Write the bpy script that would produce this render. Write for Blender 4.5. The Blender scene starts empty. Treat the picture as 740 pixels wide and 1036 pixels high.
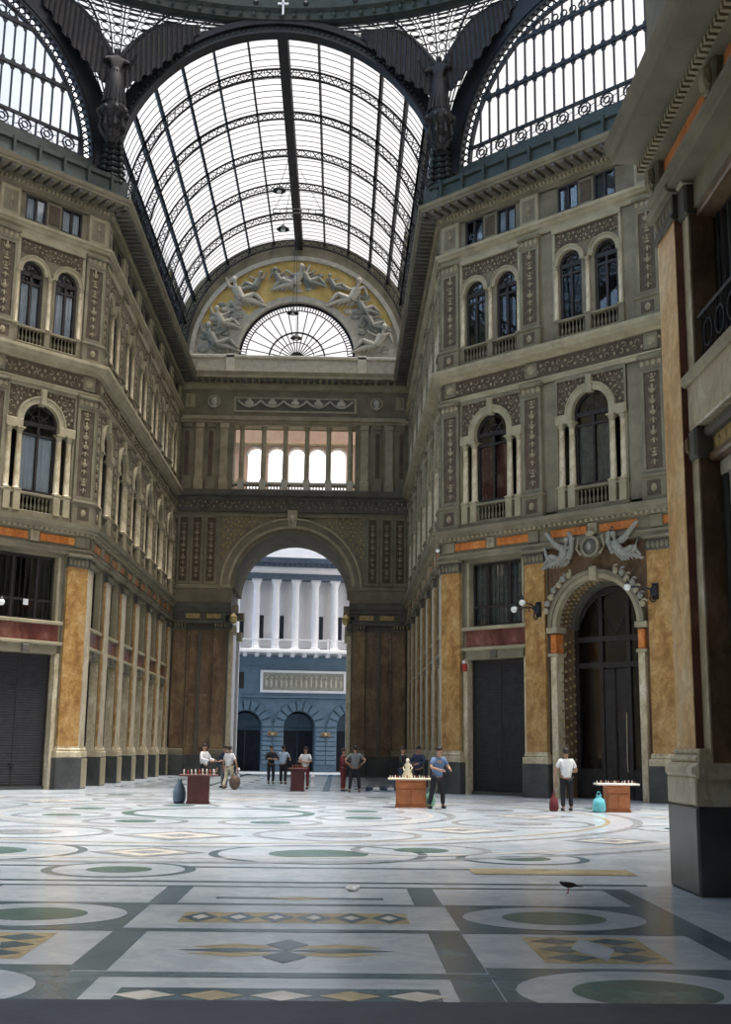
import bpy, math, random
from mathutils import Matrix, Vector
R = math.radians
COL = bpy.context.scene.collection
PI = math.pi

# ------------------------------------------------------------------ materials
def new_mat(name):
    m = bpy.data.materials.new(name); m.use_nodes = True
    nt = m.node_tree; b = nt.nodes['Principled BSDF']
    return m, nt, b
def lnk(nt, a, b): nt.links.new(a, b)
def stone(name, c1, c2, scale=2.0, rough=.7, bump=.15, detail=6, metal=0, fine=None, spec=.4):
    m, nt, b = new_mat(name)
    tc = nt.nodes.new('ShaderNodeTexCoord')
    n = nt.nodes.new('ShaderNodeTexNoise'); n.inputs['Scale'].default_value = scale; n.inputs['Detail'].default_value = detail
    n.inputs['Roughness'].default_value = .65
    r = nt.nodes.new('ShaderNodeValToRGB'); r.color_ramp.elements[0].position = .32; r.color_ramp.elements[1].position = .68
    r.color_ramp.elements[0].color = (*c1, 1); r.color_ramp.elements[1].color = (*c2, 1)
    lnk(nt, tc.outputs['Object'], n.inputs['Vector']); lnk(nt, n.outputs['Fac'], r.inputs['Fac']); lnk(nt, r.outputs['Color'], b.inputs['Base Color'])
    b.inputs['Roughness'].default_value = rough; b.inputs['Metallic'].default_value = metal
    b.inputs['Specular IOR Level'].default_value = spec
    if bump:
        n2 = nt.nodes.new('ShaderNodeTexNoise'); n2.inputs['Scale'].default_value = scale*6; n2.inputs['Detail'].default_value = 4
        bp = nt.nodes.new('ShaderNodeBump'); bp.inputs['Strength'].default_value = bump; bp.inputs['Distance'].default_value = .03
        lnk(nt, tc.outputs['Object'], n2.inputs['Vector']); lnk(nt, n2.outputs['Fac'], bp.inputs['Height']); lnk(nt, bp.outputs['Normal'], b.inputs['Normal'])
    return m
def marble(name, c1, c2, c3, scale=1.0, rough=.35, stretch=(1, 1, .6)):
    vein = (.8, .84, .88, 1) if 'floor' in name else (.72, .66, .6, 1)
    m, nt, b = new_mat(name)
    tc = nt.nodes.new('ShaderNodeTexCoord'); mp = nt.nodes.new('ShaderNodeMapping'); mp.inputs['Scale'].default_value = stretch
    n = nt.nodes.new('ShaderNodeTexNoise'); n.inputs['Scale'].default_value = scale; n.inputs['Detail'].default_value = 9
    n.inputs['Roughness'].default_value = .7; n.inputs['Distortion'].default_value = .6
    r = nt.nodes.new('ShaderNodeValToRGB'); e = r.color_ramp.elements
    e[0].position = .36; e[0].color = (*c1, 1); e[1].position = .64; e[1].color = (*c3, 1)
    x = e.new(.5); x.color = (*c2, 1)
    w = nt.nodes.new('ShaderNodeTexNoise'); w.inputs['Scale'].default_value = scale*4; w.inputs['Detail'].default_value = 8; w.inputs['Distortion'].default_value = 1.2
    r2 = nt.nodes.new('ShaderNodeValToRGB'); r2.color_ramp.elements[0].position = .47; r2.color_ramp.elements[1].position = .53
    r2.color_ramp.elements[0].color = (1, 1, 1, 1); r2.color_ramp.elements[1].color = vein
    mx = nt.nodes.new('ShaderNodeMix'); mx.data_type = 'RGBA'; mx.blend_type = 'MULTIPLY'; mx.inputs['Factor'].default_value = .6
    lnk(nt, tc.outputs['Object'], mp.inputs['Vector']); lnk(nt, mp.outputs['Vector'], n.inputs['Vector']); lnk(nt, mp.outputs['Vector'], w.inputs['Vector'])
    lnk(nt, n.outputs['Fac'], r.inputs['Fac']); lnk(nt, w.outputs['Fac'], r2.inputs['Fac'])
    lnk(nt, r.outputs['Color'], mx.inputs['A']); lnk(nt, r2.outputs['Color'], mx.inputs['B']); lnk(nt, mx.outputs['Result'], b.inputs['Base Color'])
    b.inputs['Roughness'].default_value = rough
    return m
def glass(name, tint=(.93, .95, .96), refl=.08, rough=.03):
    m = bpy.data.materials.new(name); m.use_nodes = True; nt = m.node_tree; nt.nodes.clear()
    o = nt.nodes.new('ShaderNodeOutputMaterial'); t = nt.nodes.new('ShaderNodeBsdfTransparent'); g = nt.nodes.new('ShaderNodeBsdfGlossy')
    lw = nt.nodes.new('ShaderNodeLayerWeight'); lw.inputs['Blend'].default_value = refl
    n = nt.nodes.new('ShaderNodeTexNoise'); n.inputs['Scale'].default_value = .8; n.inputs['Detail'].default_value = 5
    r = nt.nodes.new('ShaderNodeValToRGB'); r.color_ramp.elements[0].color = (*[c*.86 for c in tint], 1); r.color_ramp.elements[1].color = (*tint, 1)
    tc = nt.nodes.new('ShaderNodeTexCoord'); mx = nt.nodes.new('ShaderNodeMixShader')
    g.inputs['Roughness'].default_value = rough
    lnk(nt, tc.outputs['Object'], n.inputs['Vector']); lnk(nt, n.outputs['Fac'], r.inputs['Fac']); lnk(nt, r.outputs['Color'], t.inputs['Color'])
    lnk(nt, lw.outputs['Fresnel'], mx.inputs['Fac']); lnk(nt, t.outputs[0], mx.inputs[1]); lnk(nt, g.outputs[0], mx.inputs[2]); lnk(nt, mx.outputs[0], o.inputs[0])
    return m
M = {}
M['stone'] = stone('grey_olive_stone', (.135, .118, .078), (.25, .22, .148), .9, .75, .25)
M['stone_light'] = stone('pale_stone', (.26, .225, .145), (.41, .36, .24), 1.3, .65, .2)
M['stone_dark'] = stone('dark_stone', (.07, .065, .055), (.125, .115, .09), 1.5, .7, .2)
M['plinth'] = stone('grey_plinth_marble', (.045, .05, .05), (.10, .105, .10), 1.1, .3, .05)
M['yellow'] = marble('yellow_marble', (.26, .13, .04), (.44, .25, .085), (.58, .40, .19), 1.5, .35, (1, 1, .85))
M['honey'] = marble('honey_marble', (.62, .34, .12), (.82, .53, .24), (.9, .7, .42), 1.3, .35, (1, 1, .8))  # near pier's yellow marble with the light on it put into the colour
M['cream'] = marble('cream_marble', (.46, .38, .24), (.62, .54, .38), (.72, .66, .52), 1.2)
M['red'] = marble('red_marble', (.10, .03, .025), (.17, .055, .045), (.26, .12, .09), 1.3)
M['brown'] = marble('brown_marble', (.12, .075, .045), (.19, .12, .07), (.27, .18, .10), 1.2)
M['orange'] = marble('orange_marble', (.46, .13, .03), (.62, .2, .05), (.72, .32, .10), 1.5)
M['ground'] = stone('brown_relief_ground', (.07, .052, .036), (.125, .092, .06), 3, .8, .4)
M['orn'] = stone('stucco_ornament', (.22, .185, .12), (.38, .32, .21), 5, .7, .3)
M['gold'] = stone('gilded_stucco', (.32, .23, .08), (.5, .38, .16), 4, .5, .3)
M['goldground'] = stone('gold_ground_paint', (.50, .34, .09), (.72, .53, .2), 1.5, .7, .1)
M['statue'] = stone('statue_plaster', (.36, .33, .27), (.54, .5, .41), 3, .7, .2)
M['statue_grey'] = stone('aged_grey_relief', (.20, .20, .17), (.34, .33, .28), 3, .7, .2)
M['iron'] = stone('dark_painted_iron', (.006, .007, .010), (.014, .015, .02), 3, .5, .1)
M['iron_green'] = stone('green_painted_iron', (.018, .028, .025), (.045, .058, .048), 2, .5, .15)
M['bronze'] = stone('dark_bronze', (.010, .009, .010), (.028, .024, .024), 4, .5, .2, metal=.2)
M['wood'] = stone('dark_window_wood', (.015, .013, .014), (.04, .032, .03), 4, .5, .1)
M['shutter'] = stone('dark_roller_shutter', (.018, .018, .022), (.035, .034, .038), 3, .55, .1)
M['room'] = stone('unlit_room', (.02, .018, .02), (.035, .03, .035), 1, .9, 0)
M['curtain'] = stone('white_curtain', (.74, .78, .84), (.86, .89, .93), 3, .9, .1)  # white panels behind glass, also painted in for sky reflected by upper panes
M['curtain_red'] = stone('red_curtain', (.10, .02, .02), (.2, .05, .045), 4, .9, .1)
M['curtain_grey'] = stone('grey_curtain', (.10, .11, .11), (.2, .21, .2), 4, .9, .1)
M['glass'] = glass('window_glass', (.96, .98, .99), .3, .02)
M['roof_glass'] = glass('dusty_roof_glass', (.60, .605, .61), .03, .1)
M['lunette_glass'] = glass('lunette_glass', (.78, .78, .79), .03, .1)
M['sooty_glass'] = glass('sooty_roof_glass', (.42, .44, .46), .03, .1)  # dark tint added on the unseen south vault to shade the foreground floor
M['dome_glass'] = glass('clear_dome_glass', (.95, .96, .97), .03, .1)
M['white_marble'] = marble('white_floor_marble', (.42, .47, .51), (.50, .55, .59), (.58, .62, .65), .55, .2, (1, 1, 1))
M['warm_marble'] = marble('warm_white_floor_marble', (.55, .52, .46), (.68, .64, .57), (.75, .72, .66), .6, .2, (1, 1, 1))
M['blue_marble'] = marble('blue_grey_floor_marble', (.08, .125, .15), (.12, .175, .205), (.17, .23, .26), .8, .2, (1, 1, 1))
M['lilac_marble'] = marble('lilac_grey_floor_marble', (.26, .28, .30), (.34, .36, .38), (.42, .43, .45), .8, .2, (1, 1, 1))
M['green_marble'] = marble('green_floor_marble', (.075, .13, .12), (.10, .17, .155), (.14, .22, .2), 1.2, .25, (1, 1, 1))
M['ochre_marble'] = marble('ochre_floor_marble', (.32, .26, .15), (.42, .35, .22), (.50, .43, .29), 1.4, .27, (1, 1, 1))
M['kerb'] = stone('dark_kerb_stone', (.022, .03, .045), (.04, .05, .068), 2, .6, .1)
M['street'] = stone('street_paving', (.10, .12, .14), (.18, .2, .22), 1, .8, .2)
M['t_blue'] = stone('blue_plaster', (.09, .145, .2), (.13, .195, .26), 1.5, .8, .15)  # plaster darkened and blued in the colour for shade on the lower storey
M['t_white'] = stone('white_plaster', (.7, .7, .73), (.8, .8, .82), .8, .8, .1)
M['t_slate'] = stone('slate_blue_cornice', (.05, .075, .11), (.08, .11, .15), 1.5, .7, .1)
M['t_dark'] = stone('dark_doorway', (.012, .016, .025), (.03, .035, .05), 2, .8, 0)
M['pink'] = stone('pink_plaster', (.62, .42, .33), (.75, .55, .45), 1.5, .8, .1)
M['skin'] = stone('skin', (.36, .2, .13), (.42, .25, .17), 4, .6, 0)
M['hair'] = stone('dark_hair', (.012, .01, .009), (.03, .022, .018), 20, .6, .2)
for k, c in dict(c_white=(.75, .75, .76), c_black=(.02, .02, .025), c_navy=(.03, .045, .09), c_blue=(.13, .2, .34), c_maroon=(.16, .03, .035),
                 c_grey=(.16, .17, .18), c_lblue=(.42, .52, .66), c_khaki=(.4, .37, .3), c_red=(.42, .05, .04), c_cream=(.66, .6, .45)).items():
    M[k] = stone(k[2:]+'_cloth', tuple(x*.8 for x in c), c, 8, .85, .15)
M['cart_brown'] = stone('orange_brown_painted_wood', (.34, .11, .04), (.5, .18, .07), 3, .5, .15)
M['cart_maroon'] = stone('maroon_painted_wood', (.07, .02, .022), (.12, .035, .035), 3, .5, .15)
M['pale_item'] = stone('pale_trinket_china', (.6, .52, .44), (.82, .76, .68), 12, .5, .1)
M['red_item'] = stone('red_trinket', (.3, .06, .04), (.42, .11, .08), 12, .5, .1)
M['bag_blue'] = stone('slate_blue_plastic', (.10, .15, .2), (.17, .23, .3), 5, .4, .4)
M['bag_teal'] = stone('turquoise_plastic', (.10, .42, .48), (.2, .6, .65), 5, .35, .4)
M['bag_green'] = stone('green_plastic', (.12, .3, .2), (.2, .42, .3), 5, .35, .4)
M['ball'] = stone('brown_leather', (.08, .05, .035), (.15, .1, .07), 6, .6, .3)
M['feather'] = stone('dark_feathers', (.015, .015, .018), (.05, .048, .05), 30, .7, .2)
M['paper'] = stone('white_paper', (.7, .7, .7), (.85, .85, .85), 5, .8, .2)
M['shoe'] = stone('black_leather', (.012, .012, .012), (.03, .028, .026), 6, .4, 0)
M['globe'] = stone('opal_glass_globe', (.78, .78, .74), (.9, .9, .86), 2, .2, 0)

# ------------------------------------------------------------------ mesh builder; local wall frame: x = along, y = -depth toward the viewer, z = up
class MB:
    def __init__(s): s.v = []; s.f = []; s.m = []; s.mats = []
    def mi(s, mat):
        if mat not in s.mats: s.mats.append(mat)
        return s.mats.index(mat)
    def add(s, vs, fs, mat):
        o = len(s.v); s.v += [tuple(v) for v in vs]; k = s.mi(mat)
        for f in fs: s.f.append([i+o for i in f]); s.m.append(k)
    def box(s, x0, x1, z0, z1, d0, d1, mat, taper=0):
        y0, y1 = -d1, -d0
        t = taper
        vs = [(x0, y0, z0), (x1, y0, z0), (x1, y1, z0), (x0, y1, z0), (x0+t, y0+t, z1), (x1-t, y0+t, z1), (x1-t, y1, z1), (x0+t, y1, z1)]
        s.add(vs, [(0, 3, 2, 1), (4, 5, 6, 7), (0, 1, 5, 4), (1, 2, 6, 5), (2, 3, 7, 6), (3, 0, 4, 7)], mat)
    def bbox(s, x0, x1, z0, z1, d0, d1, mat, b=.02):  # bevelled front box
        y0, y1 = -d1, -d0
        vs = [(x0, y1, z0), (x1, y1, z0), (x1, y1, z1), (x0, y1, z1), (x0, y0+b, z0), (x1, y0+b, z0), (x1, y0+b, z1), (x0, y0+b, z1),
              (x0+b, y0, z0+b), (x1-b, y0, z0+b), (x1-b, y0, z1-b), (x0+b, y0, z1-b)]
        fs = [(0, 3, 2, 1), (0, 1, 5, 4), (1, 2, 6, 5), (2, 3, 7, 6), (3, 0, 4, 7), (4, 5, 9, 8), (5, 6, 10, 9), (6, 7, 11, 10), (7, 4, 8, 11), (8, 9, 10, 11)]
        s.add(vs, fs, mat)
    def prism(s, poly, d0, d1, mat):  # poly in (x,z)
        n = len(poly)
        vs = [(x, -d1, z) for x, z in poly]+[(x, -d0, z) for x, z in poly]
        s.add(vs, [list(range(n)), list(range(2*n-1, n-1, -1))]+[(i, i+n, (i+1) % n+n, (i+1) % n) for i in range(n)], mat)
    def flat(s, poly, z, mat):
        s.add([(x, y, z) for x, y in poly], [list(range(len(poly)))], mat)
    def arch_panel(s, x0, x1, z0, z1, xc, zs, r, d0, d1, mat, n=16):
        # split in strips so every face stays simple
        pts = [(xc-r, z0)]+[(xc-r*math.cos(PI*i/n), zs+r*math.sin(PI*i/n)) for i in range(n+1)]+[(xc+r, z0)]
        def strip(poly): s.prism(poly, d0, d1, mat)
        if xc-r > x0+1e-4: strip([(x0, z0), (xc-r, z0), (xc-r, zs), (x0, zs)])
        if x1 > xc+r+1e-4: strip([(xc+r, z0), (x1, z0), (x1, zs), (xc+r, zs)])
        if xc-r > x0+1e-4: strip([(x0, zs), (xc-r, zs), (xc-r, z1), (x0, z1)])
        if x1 > xc+r+1e-4: strip([(xc+r, zs), (x1, zs), (x1, z1), (xc+r, z1)])
        for i in range(n):
            a, b = pts[1+i], pts[2+i]
            strip([a, b, (b[0], z1), (a[0], z1)])
    def ring(s, xc, zc, r0, r1, d0, d1, mat, a0=0, a1=180, n=24, close=False):
        vs = []; fs = []
        m = n if close else n+1
        for i in range(m):
            a = R(a0+(a1-a0)*i/n); c, q = math.cos(a), math.sin(a)
            for r, d in ((r0, d0), (r1, d0), (r1, d1), (r0, d1)): vs.append((xc+r*c, -d, zc+r*q))
        for i in range(n):
            a = 4*i; b = 4*((i+1) % m)
            for k in range(4): fs.append((a+k, b+k, b+(k+1) % 4, a+(k+1) % 4))
        if not close: fs += [(0, 1, 2, 3), (4*n+3, 4*n+2, 4*n+1, 4*n)]
        s.add(vs, fs, mat)
    def lathe(s, prof, c, mat, n=12, a0=0, a1=360):  # prof (r,z) about vertical axis at c=(x,y,z)
        vs = []; fs = []; full = abs(a1-a0) >= 359.9; m = n if full else n+1
        for r, z in prof:
            for i in range(m):
                a = R(a0+(a1-a0)*i/n); vs.append((c[0]+r*math.cos(a), c[1]+r*math.sin(a), c[2]+z))
        for j in range(len(prof)-1):
            for i in range(n):
                k = (i+1) % m
                fs.append((j*m+i, j*m+k, (j+1)*m+k, (j+1)*m+i))
        if full and prof[0][0] < 5: fs += [list(range(m))[::-1], [(len(prof)-1)*m+i for i in range(m)]]
        s.add(vs, fs, mat)
    def tube(s, pts, r, mat, n=5, r1=None):
        pts = [Vector(p) for p in pts]; vs = []; fs = []; L = len(pts)
        for i, p in enumerate(pts):
            t = (pts[min(i+1, L-1)]-pts[max(i-1, 0)])
            if t.length < 1e-6: t = Vector((0, 0, 1))
            t.normalize(); u = t.cross(Vector((0, 0, 1)) if abs(t.z) < .9 else Vector((1, 0, 0))); u.normalize(); w = t.cross(u)
            rr = r if r1 is None else r+(r1-r)*i/(L-1)
            for k in range(n):
                a = 2*PI*k/n; vs.append(p+u*rr*math.cos(a)+w*rr*math.sin(a))
        for i in range(L-1):
            for k in range(n): fs.append((i*n+k, i*n+(k+1) % n, (i+1)*n+(k+1) % n, (i+1)*n+k))
        fs += [list(range(n))[::-1], [(L-1)*n+k for k in range(n)]]
        s.add(vs, fs, mat)
    def ell(s, c, r, mat, nu=8, nv=5):
        vs = [(c[0], c[1], c[2]-r[2])]; fs = []
        for j in range(1, nv):
            p = -PI/2+PI*j/nv
            for i in range(nu):
                a = 2*PI*i/nu; vs.append((c[0]+r[0]*math.cos(p)*math.cos(a), c[1]+r[1]*math.cos(p)*math.sin(a), c[2]+r[2]*math.sin(p)))
        vs.append((c[0], c[1], c[2]+r[2])); T = len(vs)-1
        for i in range(nu):
            k = (i+1) % nu; fs.append((0, 1+k, 1+i)); fs.append((T, T-nu+i, T-nu+k))
            for j in range(nv-2): fs.append((1+j*nu+i, 1+j*nu+k, 1+(j+1)*nu+k, 1+(j+1)*nu+i))
        s.add(vs, fs, mat)
    def cornice(s, prof, x0, x1, mat, m0=0, m1=0):  # prof (d,z); mitre factor
        vs = [(x0-m0*d, -d, z) for d, z in prof]+[(x1+m1*d, -d, z) for d, z in prof]; n = len(prof)
        s.add(vs, [(i, i+1, n+i+1, n+i) for i in range(n-1)]+[list(range(n)), list(range(2*n-1, n-1, -1))], mat)
    def curl(s, c, r, a0, turn, mat, d=.03, th=.03, n=7):
        pts = []
        for i in range(n+1):
            t = i/n; a = a0+turn*t; rr = r*(1-.75*t)
            pts.append((c[0]+rr*math.cos(a), c[1]-d, c[2]+rr*math.sin(a)))
        s.tube(pts, th, mat, 4, th*.5)
    def mesh(s, name, smooth=False):
        me = bpy.data.meshes.new(name); me.from_pydata(s.v, [], s.f)
        for m in s.mats: me.materials.append(M[m])
        me.polygons.foreach_set('material_index', s.m)
        if smooth: me.polygons.foreach_set('use_smooth', [True]*len(s.f))
        me.update(); return me
def link(name, me, parent=None, loc=None, mat=None):
    o = bpy.data.objects.new(name, me); COL.objects.link(o)
    if parent is not None: o.parent = parent
    if mat is not None: o.matrix_local = mat
    if loc is not None: o.location = loc
    return o
def tag(o, label=None, cat=None, group=None, kind=None):
    if label: o['label'] = label
    if cat: o['category'] = cat
    if group: o['group'] = group
    if kind: o['kind'] = kind
    return o
def frame(ox, oy, ang): return Matrix.Translation((ox, oy, 0)) @ Matrix.Rotation(R(ang), 4, 'Z')
def smooth_by(me, ang=40):
    me.polygons.foreach_set('use_smooth', [True]*len(me.polygons))
    try: me.set_sharp_from_angle(angle=R(ang))
    except Exception: pass
    return me

A = 18.1; W = 7.5; LN = 25.16; YE = A+LN; q = 2**-.5
rnd = random.Random(5)

# ------------------------------------------------------------------ ornament meshes
def orn_vertical(h, w, seed, mat='orn'):
    r = random.Random(seed); b = MB(); z = .1
    while z < h-.2:
        k = r.choice('abc')
        if k == 'a':
            for sx in (-1, 1): b.curl((sx*w*.22, 0, z+.14), w*.2, PI/2-sx*PI/2+PI, -sx*4.2, mat, .02, .022)
            b.ell((0, -.02, z+.16), (.05, .04, .13), mat, 6, 4); z += .36
        elif k == 'b':
            b.ell((0, -.03, z+.12), (w*.26, .05, .10), mat, 7, 4); b.ell((0, -.02, z+.28), (w*.13, .04, .09), mat, 6, 4)
            for sx in (-1, 1): b.tube([(0, -.02, z), (sx*w*.3, -.02, z+.1), (sx*w*.38, -.02, z+.26)], .024, mat, 4, .01)
            z += .42
        else:
            for i in range(3): b.ell((0, -.02, z+.06+.12*i), (w*(.3-.07*i), .035, .05), mat, 6, 4)
            for sx in (-1, 1): b.curl((sx*w*.25, 0, z+.3), w*.16, -PI/2, sx*4, mat, .02, .02)
            z += .46
    return b
def orn_fill(b, pts_ok, x0, x1, z0, z1, step, seed, mat='orn', d=0):
    r = random.Random(seed); z = z0+step/2; row = 0
    while z < z1:
        x = x0+step/2+(row % 2)*step*.5
        while x < x1:
            if pts_ok(x, z):
                if (row+int(x/step)) % 2: b.curl((x, -d, z), step*.42, r.uniform(0, 6.2), r.choice((-4.6, 4.6)), mat, .015, step*.085)
                else: b.ell((x, -d, z), (step*.2, .05, step*.26), mat, 6, 4)
            x += step
        z += step*.8; row += 1
def baluster_mesh(h):
    b = MB(); b.lathe([(.055, 0), (.055, .05*h), (.03, .12*h), (.06, .3*h), (.055, .4*h), (.025, .62*h), (.03, .85*h), (.05, .9*h), (.05, h)], (0, 0, 0), 'stone', 8)
    return smooth_by(b.mesh('baluster'))
def column_mesh(h, r, mat='cream', cap='stone_light'):
    b = MB(); b.box(-r*1.35, r*1.35, 0, r*.5, -r*1.35, r*1.35, cap)
    b.lathe([(r*1.3, r*.5), (r*1.35, r*.7), (r*1.1, r*1.0), (r, r*1.2), (r*1.0, h*.3), (r*.86, h-r*2.4), (r*.98, h-r*2.3)], (0, 0, 0), mat, 12)
    b.lathe([(r*.86, h-r*2.35), (r*1.0, h-r*1.9), (r*.95, h-r*1.5), (r*1.3, h-r*.9), (r*1.25, h-r*.5)], (0, 0, 0), cap, 10)
    for k in range(4):
        a = PI/4+k*PI/2; b.ell((r*1.2*math.cos(a), r*1.2*math.sin(a), h-r*.75), (r*.28,)*3, cap, 6, 4)
    b.box(-r*1.4, r*1.4, h-r*.5, h, -r*1.4, r*1.4, cap)
    return smooth_by(b.mesh('column'))

# ------------------------------------------------------------------ facade template (used by the two slanting walls and the two walls of the arm)
Z1, Z2, Z3, Z4 = 10.75, 17.8, 23.25, 25.46
BALS = baluster_mesh(.62); COL1 = column_mesh(2.63, .13); COL2 = column_mesh(2.35, .09)
ORN1 = orn_vertical(3.9, .42, 1).mesh('arabesque'); ORN2 = orn_vertical(3.5, .42, 2).mesh('arabesque')
ORN1B = orn_vertical(3.9, .42, 7, 'gold').mesh('arabesque'); ORNA = orn_vertical(.95, .34, 4).mesh('arabesque')

def ground_pilaster(w, deep, base_d=.0):
    """yellow marble pilaster of the ground order on its grey plinth; local x centred, y=0 wall plane"""
    b = MB(); h = w/2
    b.bbox(-h-.13, h+.13, 0, 1.25, -deep, .25, 'plinth', .02)
    b.bbox(-h-.12, h+.12, 1.25, 1.5, -deep, .24, 'cream', .03); b.bbox(-h-.07, h+.07, 1.5, 1.62, -deep, .2, 'cream', .04); b.box(-h-.03, h+.03, 1.62, 1.7, -deep, .16, 'cream')
    b.box(-h, h, 1.7, 8.98, -deep, .1, 'yellow')
    b.box(-h, h, 1.7, 8.98, -deep-.01, -deep+.0, 'brown')
    return b.mesh('pilaster')
def capital_mesh(w, h=.55):
    b = MB(); a = w/2
    b.bbox(-a-.03, a+.03, 0, .07, -.1, .15, 'stone_dark', .02)
    b.box(-a, a, .07, h-.12, -.1, .12, 'stone_dark')
    b.bbox(-a-.1, a+.1, h-.12, h, -.1, .26, 'stone', .03)
    for k in range(5):
        x = -a+w*(k+.5)/5; b.ell((x, -.13, .2), (w*.09, .05, .14), 'stone', 6, 4)
    for sx in (-1, 1): b.curl((sx*(a-.06), -.14, h-.2), .11, PI/2, sx*4.5, 'stone', .03, .03)
    return b.mesh('capital')
def upper_pilaster(w, z0, zb, z1, mat='stone'):
    """pedestal z0..zb then shaft with a sunk panel up to z1, plus small capital"""
    b = MB(); h = w/2
    b.bbox(-h-.05, h+.05, z0, zb, -.1, .2, mat, .03); b.bbox(-h-.1, h+.1, zb-.12, zb, -.1, .26, mat, .03)
    b.box(-h*.6, h*.6, z0+.2, zb-.25, .2, .205, 'ground'); b.ell((0, -.2, (z0+zb)/2-.02), (.13, .05, .16), 'orn', 8, 5)
    zt = z1-.5
    b.box(-h, -h+.13, zb, zt, -.1, .12, mat); b.box(h-.13, h, zb, zt, -.1, .12, mat)
    b.box(-h+.13, h-.13, zb, zb+.2, -.1, .12, mat); b.box(-h+.13, h-.13, zt-.12, zt, -.1, .12, mat)
    b.box(-h+.13, h-.13, zb+.2, zt-.12, -.1, .06, 'ground')
    b.bbox(-h-.02, h+.02, zt, zt+.08, -.1, .16, mat, .02); b.box(-h, h, zt+.08, z1-.12, -.1, .14, mat); b.bbox(-h-.08, h+.08, z1-.12, z1, -.1, .26, mat, .03)
    for k in range(4): b.ell((-h+w*(k+.5)/4, -.15, zt+.22), (w*.1, .05, .13), 'orn', 6, 4)
    for sx in (-1, 1): b.curl((sx*(h-.05), -.15, z1-.2), .1, PI/2, sx*4.5, 'orn', .03, .03)
    return b.mesh('pilaster')
def arm_pilaster(w, deep):  # front plates paler than the body, painting in the light on these faces
    b = MB(); h = w/2
    b.bbox(-h-.13, h+.13, 0, 1.25, -deep, .24, 'plinth', .02); b.bbox(-h-.05, h+.05, .04, 1.2, .2, .27, 'stone_light', .02)
    b.bbox(-h-.12, h+.12, 1.25, 1.5, -deep, .24, 'cream', .03); b.bbox(-h-.07, h+.07, 1.5, 1.62, -deep, .2, 'cream', .04); b.box(-h-.03, h+.03, 1.62, 1.7, -deep, .16, 'cream')
    b.box(-h, h, 1.7, 8.98, -deep, .04, 'yellow'); b.box(-h, h, 1.7, 8.98, .04, .1, 'cream'); return b.mesh('pilaster')
GPA = arm_pilaster(.95, .5)
GP = ground_pilaster(.95, .5); CAP = capital_mesh(.95)
UP1 = upper_pilaster(.95, Z1+.03, 11.8, 16.35); UP2 = upper_pilaster(.95, Z2+.03, 18.75, 22.75)
def attic_block():
    b = MB(); b.bbox(-.47, .47, Z3+.02, 24.62, -.1, .1, 'stone_light', .03); b.box(-.33, .33, Z3+.22, 24.42, .1, .104, 'stone'); return b.mesh('pilaster')
ATB = attic_block()

def spandrel1(hw):   # arched panel of the first floor bay + side lights
    b = MB(); zi = 14.75
    b.arch_panel(-hw, hw, 14.45, 16.3, 0, zi, .85, -.45, -.02, 'ground')
    b.box(-hw, hw, 10.78, 11.0, -.6, .1, 'stone')
    b.ring(0, zi, .84, 1.08, -.1, .1, 'stone_light', 0, 180, 20); b.ring(0, zi, 1.08, 1.14, -.1, .14, 'stone_light', 0, 180, 20)
    for sx in (-1, 1):
        x0, x1 = sorted((sx*.84, sx*hw)); b.bbox(x0, x1, 14.42, 14.78, -.45, .13, 'stone_light', .03)
        b.box(*sorted((sx*(hw-.08), sx*hw)), 11, 16.3, -.45, .04, 'stone')
    b.box(-hw, hw, 16.16, 16.34, -.1, .07, 'stone'); b.bbox(-.13, .13, 15.5, 16.2, -.1, .2, 'stone_light', .04)
    for sx in (-1, 1): b.box(*sorted((sx*(hw-.09), sx*(hw))), 14.78, 16.2, -.1, .07, 'stone')
    orn_fill(b, lambda x, z: math.hypot(x, z-zi) > 1.2 and abs(x) > .15, -hw+.1, hw-.1, 14.85, 16.14, .27, 11, 'orn', .0)
    return b.mesh('arch_surround')
def spandrel2(hw):   # twin arches of the second floor
    b = MB(); zs = 21.12; mid = .83
    for sx in (-1, 1):
        x0, x1 = sorted((0, sx*hw)); b.arch_panel(x0, x1, 18.6, 22.7, sx*mid, zs, .53, -.45, -.04, 'stone', 14)
        b.ring(sx*mid, zs, .53, .7, -.1, .08, 'stone_light', 0, 180, 16); b.ring(sx*mid, zs, .7, .75, -.1, .12, 'stone_light', 0, 180, 16)
        b.box(*sorted((sx*(hw-.12), sx*hw)), 18.8, 22.6, -.1, .06, 'stone_light')
    b.box(-hw+.12, hw-.12, 21.9, 22.52, -.06, -.02, 'ground'); b.box(-hw, hw, 22.52, 22.75, -.1, .1, 'stone_light')
    orn_fill(b, lambda x, z: min(math.hypot(x-mid, z-zs), math.hypot(x+mid, z-zs)) > .86, -hw+.14, hw-.14, 21.4, 22.5, .25, 21, 'orn', .02)
    b.box(-hw, hw, 17.83, 18.0, -.6, .05, 'stone')
    for x in (0, -hw+.1, hw-.1): b.bbox(x-.13, x+.13, 18.0, 18.78, -.5, .08, 'stone', .02)
    b.box(-hw, hw, 20.95, 21.12, -.3, .0, 'stone_light') if False else None
    return b.mesh('arch_surround')
def rail_mesh(hw, z0, z1, d=.02):
    b = MB(); b.bbox(-hw, hw, z1-.11, z1, d-.14, d+.08, 'stone', .02); b.bbox(-hw, hw, z0, z0+.08, d-.14, d+.06, 'stone', .02); return b.mesh('balustrade')
HW = 1.62
SP1 = spandrel1(HW); SP2 = spandrel2(HW)
RAIL1 = rail_mesh(HW, 10.98, 11.8); RAIL2 = rail_mesh(HW, 17.98, 18.75)
def ped1():
    b = MB()
    for x in (-.92, .92, -1.38, 1.38): b.bbox(x-.16, x+.16, 10.98, 11.82, -.2, .13, 'stone_light', .02)
    return b.mesh('pedestal')
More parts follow.
